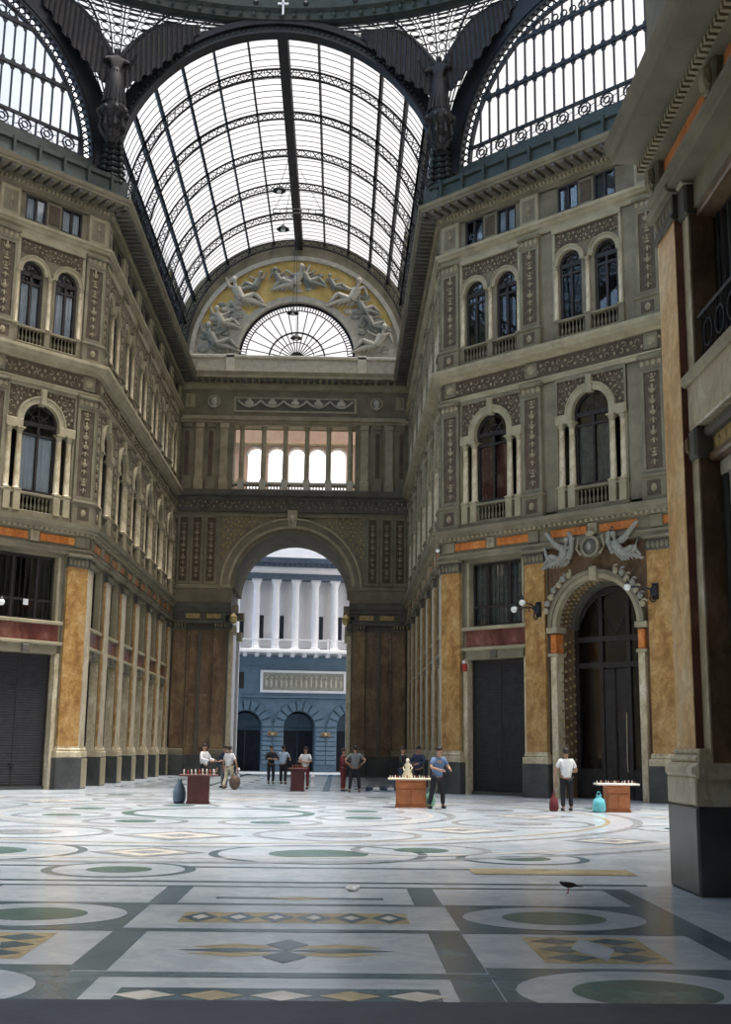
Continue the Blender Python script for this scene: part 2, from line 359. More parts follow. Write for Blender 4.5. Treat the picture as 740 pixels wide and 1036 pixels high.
PED1 = ped1()

def win_parts(kind):
    """returns frame mesh, pane mesh, curtain mesh; local origin at window centre bottom, depth 0 = glass plane"""
    f = MB(); g = MB(); c = MB()
    if kind == 'arch1' or kind == 'arch2':
        r, h0 = (.84, 2.9) if kind == 'arch1' else (.53, 2.45)
        f.ring(0, h0, r-.1, r, -.08, .05, 'wood', 0, 180, 18)
        for sx in (-1, 1): f.box(*sorted((sx*(r-.1), sx*r)), 0, h0, -.08, .05, 'wood')
        f.box(-.05, .05, 0, h0, -.05, .07, 'wood'); f.box(-r, r, h0-.12, h0+.05, -.08, .07, 'wood'); f.box(-r, r, h0*.84-.06, h0*.84+.03, -.05, .06, 'wood'); f.box(-r, r, 0, .1, -.05, .06, 'wood')
        for a in (45, 90, 135): f.tube([(0, 0, h0), ((r-.05)*math.cos(R(a)), 0, h0+(r-.05)*math.sin(R(a)))], .025, 'wood', 4)
        f.ring(0, h0, r*.4, r*.4+.04, -.03, .03, 'wood', 0, 180, 10)
        n = 14; pts = [(-r+.05, 0), (r-.05, 0)]+[((r-.05)*math.cos(PI*i/n), h0+(r-.05)*math.sin(PI*i/n)) for i in range(n+1)]
        g.prism(pts, -.012, 0, 'glass'); cw = r-.1
        c0, c1 = .1, h0*.84
    else:
        w, h = dict(attic=(.5, 1.15), mezz=(1.3, 2.6))[kind]; r = w; h0 = h
        for sx in (-1, 1): f.box(*sorted((sx*(w-.07), sx*w)), 0, h, -.06, .05, 'wood')
        f.box(-w, w, 0, .08, -.06, .05, 'wood'); f.box(-w, w, h-.08, h, -.06, .05, 'wood')
        if kind == 'attic': f.box(-.05, .05, 0, h, -.05, .06, 'wood')
        else:
            for x in (-.55, .55): f.box(x-.06, x+.06, 0, h, -.05, .06, 'wood')
            f.box(-w, w, .75, .84, -.05, .06, 'wood')
            for i in range(11): f.box(-w+.2+i*.22, -w+.22+i*.22, .08, h-.08, .02, .04, 'wood')
        g.box(-w+.03, w-.03, .03, h-.03, -.012, 0, 'glass'); cw = w-.08; c0, c1 = .08, h-.1
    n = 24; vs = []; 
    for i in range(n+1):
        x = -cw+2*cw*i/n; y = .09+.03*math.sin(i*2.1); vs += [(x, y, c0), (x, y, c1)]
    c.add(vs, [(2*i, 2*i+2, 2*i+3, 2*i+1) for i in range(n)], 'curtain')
    return f.mesh('window_frame'), g.mesh('pane'), c
WIN = {k: win_parts(k) for k in ('arch1', 'arch2', 'attic', 'mezz')}
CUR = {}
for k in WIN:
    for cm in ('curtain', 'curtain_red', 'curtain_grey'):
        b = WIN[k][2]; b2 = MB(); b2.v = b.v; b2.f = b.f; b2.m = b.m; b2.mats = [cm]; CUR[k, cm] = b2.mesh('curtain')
NW_ = [0]
def window(kind, mat, label, group, curtain_or_reflection=None):
    NW_[0] += 1
    o = bpy.data.objects.new('window_%d' % NW_[0], WIN[kind][0]); COL.objects.link(o); o.matrix_world = mat
    tag(o, label, 'window', group, 'structure')
    link('pane', WIN[kind][1], o)
    if curtain_or_reflection: link('curtain', CUR[kind, curtain_or_reflection], o)
    return o
def door_mesh():
    b = MB(); w, h = 1.42, 5.33
    b.box(-w, w, 0, h, -.1, 0, 'shutter')
    for i in range(52): b.bbox(-w+.08, w-.08, .08+i*.1, .165+i*.1, 0, .03, 'shutter', .012)
    b.box(-w, -w+.08, 0, h, 0, .06, 'wood'); b.box(w-.08, w, 0, h, 0, .06, 'wood'); b.box(-w, w, h-.1, h, 0, .07, 'wood')
    b.box(-.02, .02, .08, h-.1, .02, .045, 'wood')
    return b.mesh('roller_shutter')
DOOR = door_mesh()
ND_ = [0]
def shutter_door(mat, label, group):
    ND_[0] += 1
    o = bpy.data.objects.new('door_%d' % ND_[0], DOOR); COL.objects.link(o); o.matrix_world = mat
    tag(o, label, 'door', group, 'structure')
    h = MB(); h.box(-.12, .12, .95, 1.0, .03, .08, 'iron'); link('door_handle', h.mesh('door_handle'), o)
    return o
def bay_ground_mesh(hw):
    b = MB()
    for sx in (-1, 1):
        x0, x1 = sorted((sx*1.43, sx*hw))
        b.box(x0, x1, 0, 5.4, -.7, -.1, 'cream'); b.box(x0, x1, 5.4, 9.55, -.7, -.15, 'stone')
        b.bbox(*sorted((sx*1.34, sx*1.46)), 6.6, 9.45, -.6, -.12, 'stone_light', .02)
    b.bbox(-1.45, 1.45, 5.35, 5.8, -.7, -.05, 'stone', .03); b.bbox(-hw, hw, 5.72, 5.86, -.7, .02, 'stone_light', .03)
    b.bbox(-.16, .16, 5.38, 5.7, -.1, .06, 'stone_dark', .04)
    b.box(-1.5, 1.5, 5.86, 6.55, -.7, -.12, 'red'); b.bbox(-hw, hw, 6.55, 6.7, -.7, -.02, 'stone_light', .03)
    b.box(-1.45, 1.45, 9.35, 9.55, -.7, -.08, 'stone')
    b.box(-1.6, 1.6, 0, .12, -.9, -.35, 'plinth')
    return b.mesh('shopfront_surround')
BG = bay_ground_mesh(HW+.1)

C1P = [(0, 9.5), (.14, 9.5), (.14, 9.64), (.17, 9.66), (.17, 9.76), (.05, 9.8), (.05, 10.3), (.16, 10.33), (.2, 10.42), (.38, 10.46), (.4, 10.56), (.47, 10.6), (.49, 10.75), (0, 10.8)]
C2P = [(0, 16.3), (.1, 16.34), (.1, 16.44), (.14, 16.48), (.14, 16.54), (.03, 16.56), (.03, 17.3), (.12, 17.32), (.16, 17.42), (.4, 17.48), (.42, 17.6), (.5, 17.66), (.5, 17.8), (0, 17.85)]
C3P = [(0, 22.72), (.09, 22.76), (.09, 22.92), (.22, 22.98), (.24, 23.06), (.33, 23.1), (.35, 23.22), (0, 23.28)]
C4P = [(0, 24.6), (.1, 24.62), (.1, 24.76), (.2, 24.8), (.22, 24.93), (.3, 24.95), (.3, 25.14), (1.02, 25.16), (1.02, 25.26), (1.1, 25.3), (1.15, 25.44), (0, 25.5)]
def facade_template(LEN, pil, bays, mitre=(.4142, .4142)):
    """bays: list of (centre, kind)"""
    T = {'parts': [], 'wins': [], 'doors': [], 'bal': []}
    b = MB()
    # masonry: piers at pilasters, slabs at floor levels, dark rooms behind
    for p in pil:
        for z0, z1 in ((0, 9.6), (9.6, 26.4)): b.box(max(0, p-.52), min(LEN, p+.52), z0, z1, -2.3, -.05 if z0 == 0 else 0, 'stone')
    for c, k in bays:
        e = [x for x in pil if x < c][-1]+.4, [x for x in pil if x > c][0]-.4
        for z0, z1 in ((9.5, 10.98), (16.28, 18.0), (22.7, 23.4), (24.55, 26.4)): b.box(e[0], e[1], z0, z1, -2.3, -.03, 'stone')
        for sx in (-1, 1):
            x0, x1 = sorted((c+sx*(HW-.02), e[0] if sx < 0 else e[1])); b.box(x0, x1, 10.9, 22.8, -2.3, -.03, 'stone')
            x0, x1 = sorted((c+sx*1.38, e[0] if sx < 0 else e[1])); b.box(x0, x1, 23.3, 24.6, -2.3, -.03, 'stone')
        b.box(c-.36, c+.36, 23.3, 24.6, -2.3, -.03, 'stone')
        b.box(c-.25, c+.25, 23.55, 24.4, -.03, -.005, 'ground')
        for z in (0, 6.0, 11, 18, 23.4):
            pass
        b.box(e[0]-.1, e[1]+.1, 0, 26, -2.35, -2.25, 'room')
    T['wall'] = b.mesh('wall')
    m0, m1 = mitre
    c = MB(); c.cornice(C1P, 0, LEN, 'stone', m0, m1)
    n = int(LEN/.24)
    for i in range(n): c.box(.05+i*.24, .17+i*.24, 10.34, 10.46, .1, .27, 'stone_light')
    T['parts'].append(('cornice', c.mesh('cornice'), 0))
    f = MB(); edges = [0]+[x for p in pil for x in (max(.0, p-.5), min(LEN, p+.5))]+[LEN]
    for i, p in enumerate(pil):
        f.bbox(p-.25, p+.25, 9.82, 10.3, .03, .15, 'stone', .03)
    for cc, k in bays:
        f.bbox(cc-1.95, cc-.28, 9.9, 10.22, .04, .09, 'orange', .02); f.bbox(cc+.28, cc+1.95, 9.9, 10.22, .04, .09, 'orange', .02)
        f.bbox(cc-.2, cc+.2, 9.84, 10.3, .04, .17, 'stone_light', .03); f.ell((cc, -.17, 10.06), (.12, .06, .14), 'orn', 8, 5)
    T['parts'].append(('frieze', f.mesh('frieze'), 0))
    c = MB(); c.cornice(C2P, 0, LEN, 'stone_light', m0, m1)
    T['parts'].append(('cornice', c.mesh('cornice'), 0))
    f = MB(); f.box(0, LEN, 16.58, 17.28, 0, .04, 'ground')
    orn_fill(f, lambda x, z: True, .1, LEN-.1, 16.66, 17.24, .3, 31, 'orn', .05)
    for p in pil: f.bbox(max(0, p-.3), min(LEN, p+.3), 16.62, 17.26, .03, .12, 'stone', .03); f.ell((p, -.12, 16.94), (.2, .07, .2), 'orn', 8, 5)
    T['parts'].append(('frieze', f.mesh('frieze'), 0))
    c = MB(); c.cornice(C3P, 0, LEN, 'stone_light', m0, m1); T['parts'].append(('cornice', c.mesh('cornice'), 0))
    c = MB(); c.cornice(C4P, 0, LEN, 'stone', m0, m1)
    n = int((LEN+.6)/.45)
    for i in range(n+1):
        x = -.3+(LEN+.6)*i/n
        c.bbox(x-.1, x+.1, 24.98, 25.17, .25, .98, 'stone_dark', .03)
    for i in range(int(LEN/.2)): c.box(.02+i*.2, .12+i*.2, 24.8, 24.92, .18, .29, 'stone_light')
    T['parts'].append(('cornice', c.mesh('cornice'), 0))
    c = MB(); c.cornice([(-.3, 25.45), (.75, 25.46), (.72, 25.75), (.5, 25.85), (.45, 26.35), (.55, 26.42), (.55, 26.6), (-.3, 26.62)], 0, LEN, 'iron_green', m0, m1)
    for i in range(int(LEN/1.2)+1): c.box(.3+i*1.2, .42+i*1.2, 25.5, 26.55, .4, .62, 'iron_green')
    T['parts'].append(('parapet', c.mesh('parapet'), 0))
    for p in pil:
        T['parts'] += [('pilaster', GP if LEN < 20 else GPA, p), ('capital', CAP, (p, 8.98)), ('pilaster', UP1, p), ('pilaster', UP2, p), ('pilaster', ATB, p),
                       ('arabesque', ORN1, (p, 12.0, .07)), ('arabesque', ORN2, (p, 18.9, .07)), ('arabesque', ORNA, (p, 23.45, .1))]
    for c_, k in bays:
        T['parts'] += [('arch_surround', SP1, c_), ('arch_surround', SP2, c_), ('pedestal', PED1, c_)]
        for x in (-.92, .92, -1.4, 1.4): T['parts'].append(('column', COL1, (c_+x, 11.82, -.03)))
        for x in (0, -1.5, 1.5): T['parts'].append(('column', COL2, (c_+x, 18.76, -.01)))
        T['bal'] += [(RAIL1, c_, 11.03, [-.72+i*.18 for i in range(9)]+[]), (RAIL2, c_, 18.05, [s*(.25+i*.17) for i in range(7) for s in (-1, 1)])]
        T['wins'].append(('arch1', c_, 11.85, -.2, '1'))
        T['wins'] += [('arch2', c_-.83, 18.65, -.17, '2'), ('arch2', c_+.83, 18.65, -.17, '2')]
        T['wins'] += [('attic', c_-.87, 23.4, -.1, 'a'), ('attic', c_+.87, 23.4, -.1, 'a')]
        if k == 'shop':
            T['parts'].append(('shopfront_surround', BG, c_)); T['doors'].append((c_, -.5)); T['wins'].append(('mezz', c_, 6.72, -.45, 'm'))
        else: T['portal'] = c_
    # side light backings are the room box; stucco behind first-floor side lights
    return T
def put_facade(T, name, Mx, label, fullbal, winfo):
    w = bpy.data.objects.new(name, T['wall']); COL.objects.link(w); w.matrix_world = Mx
    tag(w, label, 'wall', None, 'structure')
    for nm, me, pos in T['parts']:
        if isinstance(pos, tuple): p = (pos[0], -(pos[2] if len(pos) > 2 else 0), pos[1])
        else: p = (pos, 0, 0)
        link(nm, me, w, p)
    for me, x, z, xs in T['bal']:
        r = link('balustrade', me, w, (x, 0, 0))
        if fullbal:
            for t in xs: link('baluster', BALS, r, (t, .05, z))
        else:
            o = MB()
            key = ('b', z)
            if key not in CUR:
                for t in xs: o.lathe([(.055, 0), (.03, .08), (.06, .2), (.025, .4), (.05, .6)], (t, .05, z), 'stone', 5)
                CUR[key] = o.mesh('baluster')
            tag(link('baluster', CUR[key], r), kind='stuff')
    for i, (k, x, z, d, fl) in enumerate(T['wins']):
        lab, grp, cur = winfo(k, i, x, fl)
        window(k, Mx @ Matrix.Translation((x, -d, z)), lab, grp, cur)
    for x, d in T['doors']:
        lab, grp = winfo('door', 0, x, 'd')[:2]
        shutter_door(Mx @ Matrix.Translation((x, -d, 0)), lab, grp)
    return w

PD = [.475, 4.75, 10.25, 14.525]
TD = facade_template(15.0, PD, [(2.62, 'shop'), (7.5, 'portal'), (12.38, 'shop')])
FL = {'1': 'tall arched first floor', '2': 'small arched second floor', 'a': 'square attic', 'm': 'mezzanine', 'd': ''}
def winfo_diag(side, mirror):
    def f(k, i, x, fl):
        bay = 0 if x < 5 else (1 if x < 10 else 2)
        if mirror: bay = 2-bay
        bn = ['above the shuttered shop beside the glass vaulted arm', 'over the sculpted portal', 'in the outermost bay'][bay]
        if k == 'door': return ('dark roller shutter in the %s wall, %s' % (side, 'next to the arm' if bay == 0 else 'in the outermost bay'), None, None)
        cur = None
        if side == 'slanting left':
            cur = {'1': 'curtain', '2': 'curtain', 'a': 'curtain'}.get(fl)  # second floor and attic panels stand for reflected sky
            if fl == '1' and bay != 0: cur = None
        else:
            if fl == '1': cur = ['curtain_red', 'curtain_grey', None][bay]
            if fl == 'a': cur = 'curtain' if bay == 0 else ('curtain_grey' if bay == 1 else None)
            if fl == 'm': cur = 'curtain_grey'
        pos = ''
        if fl in '2a':
            c = [2.62, 7.5, 12.38][int((x > 5)+(x > 10))]; pos = 'left-hand ' if x < c else 'right-hand '
        return ('%s%s window of the %s wall %s' % (pos, FL[fl], side, bn), None, cur)
    return f
put_facade(TD, 'wall_northeast', frame(W, A, -45), 'slanting grey green palace wall at the right with a sculpted portal', True, winfo_diag('slanting right', False))
put_facade(TD, 'wall_northwest', frame(-A, W, 45), 'slanting pale palace wall at the left edge beside the glass vaulted arm', True, winfo_diag('slanting left', True))
NB = 6; bw = (LN-.95)/NB
PA = [.475+bw*i for i in range(NB+1)]
TA = facade_template(LN, PA, [(.475+bw*(i+.5), 'shop') for i in range(NB)])
ORD = ['first', 'second', 'third', 'fourth', 'fifth', 'sixth']
def winfo_arm(side, near0):
    def f(k, i, x, fl):
        b = int((x-.475)/bw); b = b if near0 else NB-1-b
        if k == 'door': return ('dark roller shutter in the %s bay of the %s arm wall' % (ORD[b], side), None, None)
        c = .475+bw*(int((x-.475)/bw)+.5); pos = ''
        if fl in '2a': pos = ('nearer ' if (x < c) == near0 else 'farther ')
        cur = None
        if fl == 'a' and side == 'left' and b % 2: cur = 'curtain_grey'
        return ('%s%s window in the %s bay of the %s arm wall' % (pos, FL[fl], ORD[b], side), None, cur)
    return f
put_facade(TA, 'wall_west', frame(-W, A, 90), 'long left wall of the glass roofed arm with rows of pilasters', False, winfo_arm('left', True))
put_facade(TA, 'wall_east', frame(W, YE, -90), 'long right wall of the glass roofed arm with rows of pilasters', False, winfo_arm('right', False))

# ------------------------------------------------------------------ portals with sculpture in the two slanting walls
def portal(Mx, full):
    p = MB(); r = 1.8; zs = 6.4
    p.arch_panel(-2.35, 2.35, 0, 9.6, 0, zs, r, -1.3, -.12, 'brown', 20)
    p.ring(0, zs, r-.02, r+.16, -.2, .1, 'stone_light', 0, 180, 26); p.ring(0, zs, r+.14, r+.3, -.2, .18, 'stone', 0, 180, 26)
    p.ring(0, zs, r-.2, r-.02, -1.2, -.9, 'stone_dark', 0, 180, 20)
    for sx in (-1, 1):
        p.bbox(*sorted((sx*1.78, sx*2.05)), 0, 5.3, -.4, .08, 'cream', .02)
        p.bbox(*sorted((sx*1.78, sx*2.05)), 5.42, 6.15, -.4, .06, 'orange', .02)
        p.bbox(*sorted((sx*1.7, sx*2.2)), 6.2, 6.42, -.5, .16, 'stone_light', .03); p.bbox(*sorted((sx*1.72, sx*2.15)), 5.3, 5.42, -.5, .12, 'stone_light', .02)
        # ornament on the reveal
        rp = random.Random(5)
        for k in range(60):
            z = .8+k*.088; yy = .3+.28*(k % 4); p.ell((sx*1.79, yy, z), (.03, .09, .06), 'orn' if k % 3 else 'gold', 6, 4)
        for k in range(60):
            a = R(2+k*1.5); yy = .3+.28*(k % 4); p.ell((sx*1.78*math.cos(a), yy, zs+1.78*math.sin(a)), (.05, .09, .05), 'gold' if k % 2 else 'orn', 6, 4)
    p.bbox(-.16, .16, zs+r-.12, zs+r+.42, -.2, .26, 'stone_light', .05)
    w = link('portal_arch', p.mesh('portal_arch'), full)
    w.matrix_local = Mx
    ND_[0] += 1
    d = MB(); d.box(-1.8, 1.8, 4.9, 5.1, -.1, .08, 'wood'); d.box(-1.8, 1.8, 5.9, 6.1, -.1, .1, 'wood')
    for x in (-1.72, -.6, .6, 1.72): d.box(x-.08, x+.08, 0, 6.0 if abs(x) > 1 else 7.9, -.1, .06, 'wood')
    for x0, x1 in ((-.52, -.03), (.03, .52)): d.bbox(x0, x1, .1, 4.85, -.06, .03, 'wood', .03)
    for s_ in (-1, 1): d.box(*sorted((s_*.68, s_*1.64)), 0, 1.1, -.06, .03, 'wood')
    d.ring(0, 6.1, 1.65, 1.85, -.1, .06, 'wood', 0, 180, 20)
    for a in (60, 120): d.tube([(0, 0, 6.1), (1.7*math.cos(R(a)), 0, 6.1+1.7*math.sin(R(a)))], .04, 'wood', 4)
    do = bpy.data.objects.new('door_%d' % ND_[0], d.mesh('portal_door')); COL.objects.link(do)
    do.matrix_world = full.matrix_world @ Mx @ Matrix.Translation((0, 1.25, 0))
    g = MB(); n = 14; g.prism([(-1.75, .3), (1.75, .3)]+[(1.75*math.cos(PI*i/n), 6.1+1.75*math.sin(PI*i/n)) for i in range(n+1)], -.04, -.02, 'glass'); link('pane', g.mesh('pane'), do)
    g = MB(); g.tube([(.45, -.05, 1.0), (.45, -.1, 1.3), (.45, -.05, 3.2)], .02, 'cream', 5); link('door_handle', g.mesh('door_handle'), do)
    return do
bpy.context.view_layer.update()
wne = bpy.data.objects['wall_northeast']; wnw = bpy.data.objects['wall_northwest']
d1 = portal(Matrix.Translation((7.5, 0, 0)), wne); tag(d1, 'tall dark glazed door under the sculpted arch of the right wall', 'door', None, 'structure')
d2 = portal(Matrix.Translation((7.5, 0, 0)), wnw); tag(d2, 'tall dark glazed door under the arch at the left, out to the side', 'door', None, 'structure')

# ------------------------------------------------------------------ end wall with great arch, loggia and lunette
FN = frame(0, YE, 0)
def north_wall():
    b = MB(); r = 3.87; zi = 11.62
    for sx in (-1, 1):
        x0, x1 = sorted((sx*r, sx*9)); b.box(x0, x1, 0, zi, -6.2, 0, 'stone_dark')
    b.arch_panel(-9, 9, zi-.01, 17.95, 0, zi, r, -6.2, 0, 'stone', 32)
    for sx in (-1, 1):
        x0, x1 = sorted((sx*3.95, sx*9)); b.box(x0, x1, 17.9, 22.4, -1.6, 0, 'stone')
    b.box(-9, 9, 22.35, 26.95, -1.6, 0, 'stone')
    # tympanum: annulus between the lunette and the vault
    n = 40; zc = 26.9
    b.ring(0, zc, 4.0, 7.75, -1.0, -.05, 'stone', 0, 180, n)
    w = bpy.data.objects.new('wall_north', b.mesh('wall_north')); COL.objects.link(w); w.matrix_world = FN
    tag(w, 'end wall of the arm with great round arch, open loggia and painted lunette', 'wall', None, 'structure')
    P = lambda nm, mb: link(nm, mb.mesh(nm), w)
    # archivolts
    a = MB(); a.ring(0, zi, 3.85, 4.05, -.3, .06, 'stone_light', 0, 180, 40); a.ring(0, zi, 4.05, 4.38, -.3, .12, 'stone', 0, 180, 40); a.ring(0, zi, 4.38, 4.5, -.3, .2, 'stone_light', 0, 180, 40); P('archivolt', a)
    a = MB()
    for k in range(15): a.ring(0, zi, 3.6, 3.87, -.35-.4*k, -.12-.4*k, 'stone_dark' if k % 2 else 'stone', 0, 180, 24)
    P('coffered_soffit', a)
    a = MB(); a.prism([(-.22, 15.45), (.22, 15.45), (.34, 16.6), (-.34, 16.6)], -.2, .34, 'stone_light'); a.ell((0, -.36, 16.0), (.2, .12, .3), 'stone_light', 8, 6); P('keystone', a)
    for sx in (-1, 1):
        # ground order: paired pilasters of brown marble
        for x, wd in ((4.35, .8), (6.85, .8)):
            p = MB(); x *= sx; h = wd/2
            p.bbox(x-h-.1, x+h+.1, 0, 1.25, -.1, .35, 'plinth'); p.bbox(x-h-.08, x+h+.08, 1.25, 1.6, -.1, .32, 'stone', .04); p.box(x-h, x+h, 1.6, 8.9, -.1, .22, 'brown')
            p.bbox(x-h-.05, x+h+.05, 8.9, 9.05, -.1, .28, 'stone_dark', .03)
            for k in range(4): p.ell((x-h+wd*(k+.5)/4, -.26, 9.2), (wd*.1, .06, .16), 'stone', 6, 4)
            P('pilaster', p)
        p = MB(); x0, x1 = sorted((sx*4.8, sx*6.4)); p.box(x0, x1, .0, 1.25, -.05, .08, 'plinth'); p.box(x0, x1, 1.25, 8.9, -.05, .05, 'brown')
        p.bbox(x0+.15, x1-.15, 1.7, 4.9, .04, .1, 'brown', .03); p.bbox(x0+.15, x1-.15, 5.5, 8.6, .04, .1, 'brown', .03);
        p.box((x0+x1)/2-.1, (x0+x1)/2+.1, 1.3, 8.9, .06, .2, 'stone_dark'); P('marble_panel', p)
        e = MB(); x0, x1 = sorted((sx*3.7, sx*7.5))
        prof = [(0, 9.3), (.3, 9.32), (.3, 9.5), (.18, 9.55), (.18, 10.0), (.3, 10.05), (.34, 10.2), (.5, 10.3), (.55, 10.62), (0, 10.7)]
        e.cornice(prof, x0, x1, 'stone_dark')
        e.box(x0, x1, 10.7, 11.55, -.1, .12, 'stone'); e.bbox(x0, x1, 11.5, 11.75, -.1, .2, 'stone', .03)
        for c in (4.8, 6.1): e.bbox(sx*c-.45, sx*c+.45, 9.63, 9.93, .15, .2, 'gold', .02)
        P('entablature', e)
        # cream marble jamb responds; rear ones and panels whitened in place of street light
        for yy in (.55, 5.4):
            j = MB(); x = sx*3.72
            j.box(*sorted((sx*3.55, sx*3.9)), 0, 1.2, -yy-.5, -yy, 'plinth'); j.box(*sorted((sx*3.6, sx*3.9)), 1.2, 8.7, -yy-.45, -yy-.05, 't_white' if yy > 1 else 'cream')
            j.bbox(*sorted((sx*3.45, sx*3.9)), 8.7, 9.3, -yy-.55, -yy+.05, 'stone_light', .05); j.bbox(*sorted((sx*3.35, sx*3.9)), 10.1, 10.6, -yy-.6, -yy+.1, 'stone', .05)
            P('jamb_pillar', j)
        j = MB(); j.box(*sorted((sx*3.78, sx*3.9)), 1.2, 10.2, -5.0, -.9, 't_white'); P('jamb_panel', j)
        # second order: sunk panels with arabesques
        for x in (5.15, 6.05, 6.9):
            p = MB(); xx = sx*x; p.box(xx-.38, xx-.26, 11.8, 16.3, -.05, .1, 'stone'); p.box(xx+.26, xx+.38, 11.8, 16.3, -.05, .1, 'stone'); p.box(xx-.26, xx+.26, 11.8, 12.0, -.05, .1, 'stone'); p.box(xx-.26, xx+.26, 16.1, 16.3, -.05, .1, 'stone')
            p.box(xx-.26, xx+.26, 12.0, 16.1, -.05, .02, 'ground'); P('pilaster', p)
            link('arabesque', ORN1, w, (xx, -.03, 12.1))
        s_ = MB(); x0, x1 = sorted((sx*.4, sx*4.7))
        s_.box(x0, x1, 16.18, 16.36, -.05, .1, 'stone'); s_.box(*sorted((sx*4.6, sx*4.75)), 13.2, 16.2, -.05, .1, 'stone')
        orn_fill(s_, lambda x, z: math.hypot(x, z-zi) > 4.65, x0+.1, x1-.1, 13.5, 16.15, .34, 44, 'gold', .02); P('spandrel_relief', s_)
        # third order beside the loggia
        for x in (4.55, 5.4, 6.15, 6.95):
            p = MB(); xx = sx*x; mt = 'stone_light' if x in (4.55, 6.15) else 'stone'
            p.bbox(xx-.3, xx+.3, 17.9, 18.6, -.05, .16, mt, .03); p.box(xx-.24, xx+.24, 18.6, 22.0, -.05, .1, mt); p.bbox(xx-.3, xx+.3, 22.0, 22.35, -.05, .18, mt, .05)
            if mt == 'stone': p.box(xx-.14, xx+.14, 18.8, 21.8, .1, .105, 'ground')
            P('pilaster', p)
        # medallions in the attic
        m = MB(); xx = sx*5.3; m.ring(xx, 23.8, .3, .42, 0, .14, 'stone_light', 0, 360, 20, True); m.ell((xx, -.1, 23.8), (.24, .16, .28), 'statue', 10, 7); m.ell((xx, -.16, 23.45), (.2, .08, .12), 'statue', 8, 5)
        P('medallion', m)
        m = MB(); xx = sx*6.85; m.bbox(xx-.3, xx+.3, 23.4, 24.3, 0, .08, 'stone_light', .03); m.ell((xx, -.1, 23.85), (.12, .06, .3), 'orn', 8, 5); P('attic_panel', m)
    c = MB(); c.cornice([(0, 16.5), (.1, 16.52), (.1, 17.2), (.2, 17.3), (.25, 17.42), (.55, 17.5), (.6, 17.85), (0, 17.92)], -7.6, 7.6, 'stone_dark')
    orn_fill(c, lambda x, z: True, -7.4, 7.4, 16.65, 17.15, .36, 51, 'orn', .12); P('cornice', c)
    c = MB(); c.cornice([(0, 22.35), (.12, 22.38), (.12, 22.5), (.3, 22.56), (.36, 22.78), (0, 22.85)], -7.6, 7.6, 'stone_light'); P('cornice', c)
    # garland frieze
    f = MB(); f.box(-4.0, 4.0, 23.12, 24.15, -.05, .05, 'stone_light'); f.box(-3.85, 3.85, 23.25, 24.02, .05, .055, 'stone_dark')
    for k in range(5):
        x = -3.0+1.5*k; f.ell((x, -.12, 23.72), (.3, .14, .2), 'statue', 10, 6); f.ell((x, -.1, 23.95), (.14, .08, .1), 'statue', 8, 5)
        pts = [(x-.75+1.5*t/8, -.1, 23.9-.42*(1-(t/4-1)**2)) for t in range(9)]
        f.tube(pts, .07, 'statue', 6)
    P('garland_frieze', f)
    c = MB(); c.cornice([(0, 24.6), (.15, 24.65), (.18, 24.95), (.3, 24.99), (.3, 25.15), (.95, 25.2), (.95, 25.35), (1.1, 25.57), (0, 25.65)], -7.6, 7.6, 'stone_light')
    for i in range(38): c.bbox(-7.5+i*.4, -7.28+i*.4, 25.01, 25.23, .25, .85, 'stone_dark', .03)
    P('cornice', c)
    c = MB(); c.box(-7.5, 7.5, 25.6, 26.65, -.1, .35, 'statue'); c.bbox(-7.5, 7.5, 26.65, 26.88, -.1, .5, 'statue', .05)
    for sx in (-1, 1): c.bbox(*sorted((sx*4.0, sx*4.6)), 25.6, 26.95, 0, .5, 'statue', .04)
    P('parapet', c)
    # loggia columns
    cm = column_mesh(3.75, .17, 'stone_light', 'stone_light')
    for k in range(6): link('column', cm, w, (-3.42+1.41*k, .45, 18.6))
    for k in range(5):
        l = MB()
    l = MB(); l.bbox(-3.95, 3.95, 22.25, 22.45, -.8, 0, 'stone_light'); P('loggia_beam', l)
    l = MB(); l.bbox(-3.95, 3.95, 18.3, 18.48, -.6, .1, 'statue', .03); l.box(-3.95, 3.95, 17.9, 18.02, -.6, .1, 'statue')
    for k in range(6): l.bbox(-3.42+1.41*k-.2, -3.42+1.41*k+.2, 17.9, 18.6, -.62, .12, 'statue', .02)
    for k in range(40):
        x = -3.8+k*.195
        if min(abs(x-(-3.42+1.41*j)) for j in range(6)) > .22: l.lathe([(.05, 0), (.03, .05), (.055, .12), (.03, .3)], (x, .2, 18.0), 'statue', 6)
    P('balustrade', l)
    # lunette mouldings and gilded ground behind the figures
    t = MB(); zc = 26.9
    t.ring(0, zc, 3.85, 4.1, -.3, .12, 'statue', 0, 180, 44); t.ring(0, zc, 4.1, 4.3, -.3, .04, 'statue', 0, 180, 44)
    t.ring(0, zc, 6.75, 7.05, -.3, .2, 'statue', 0, 180, 50); t.ring(0, zc, 7.05, 8.3, -.3, .06, 'stone', 0, 180, 50); P('lunette_moulding', t)
    t = MB(); t.ring(0, zc, 4.3, 6.75, -.2, -.02, 'goldground', 42, 138, 34); t.ring(0, zc, 4.3, 6.75, -.2, -.02, 'statue', 0, 20, 10); t.ring(0, zc, 4.3, 6.75, -.2, -.02, 'statue', 160, 180, 10)
    t.ring(0, zc, 4.3, 6.0, -.2, -.02, 'statue', 20, 42, 10); t.ring(0, zc, 6.0, 6.75, -.2, -.02, 'goldground', 20, 42, 10); t.ring(0, zc, 4.3, 6.0, -.2, -.02, 'statue', 138, 160, 10); t.ring(0, zc, 6.0, 6.75, -.2, -.02, 'goldground', 138, 160, 10)
    r9 = random.Random(12)
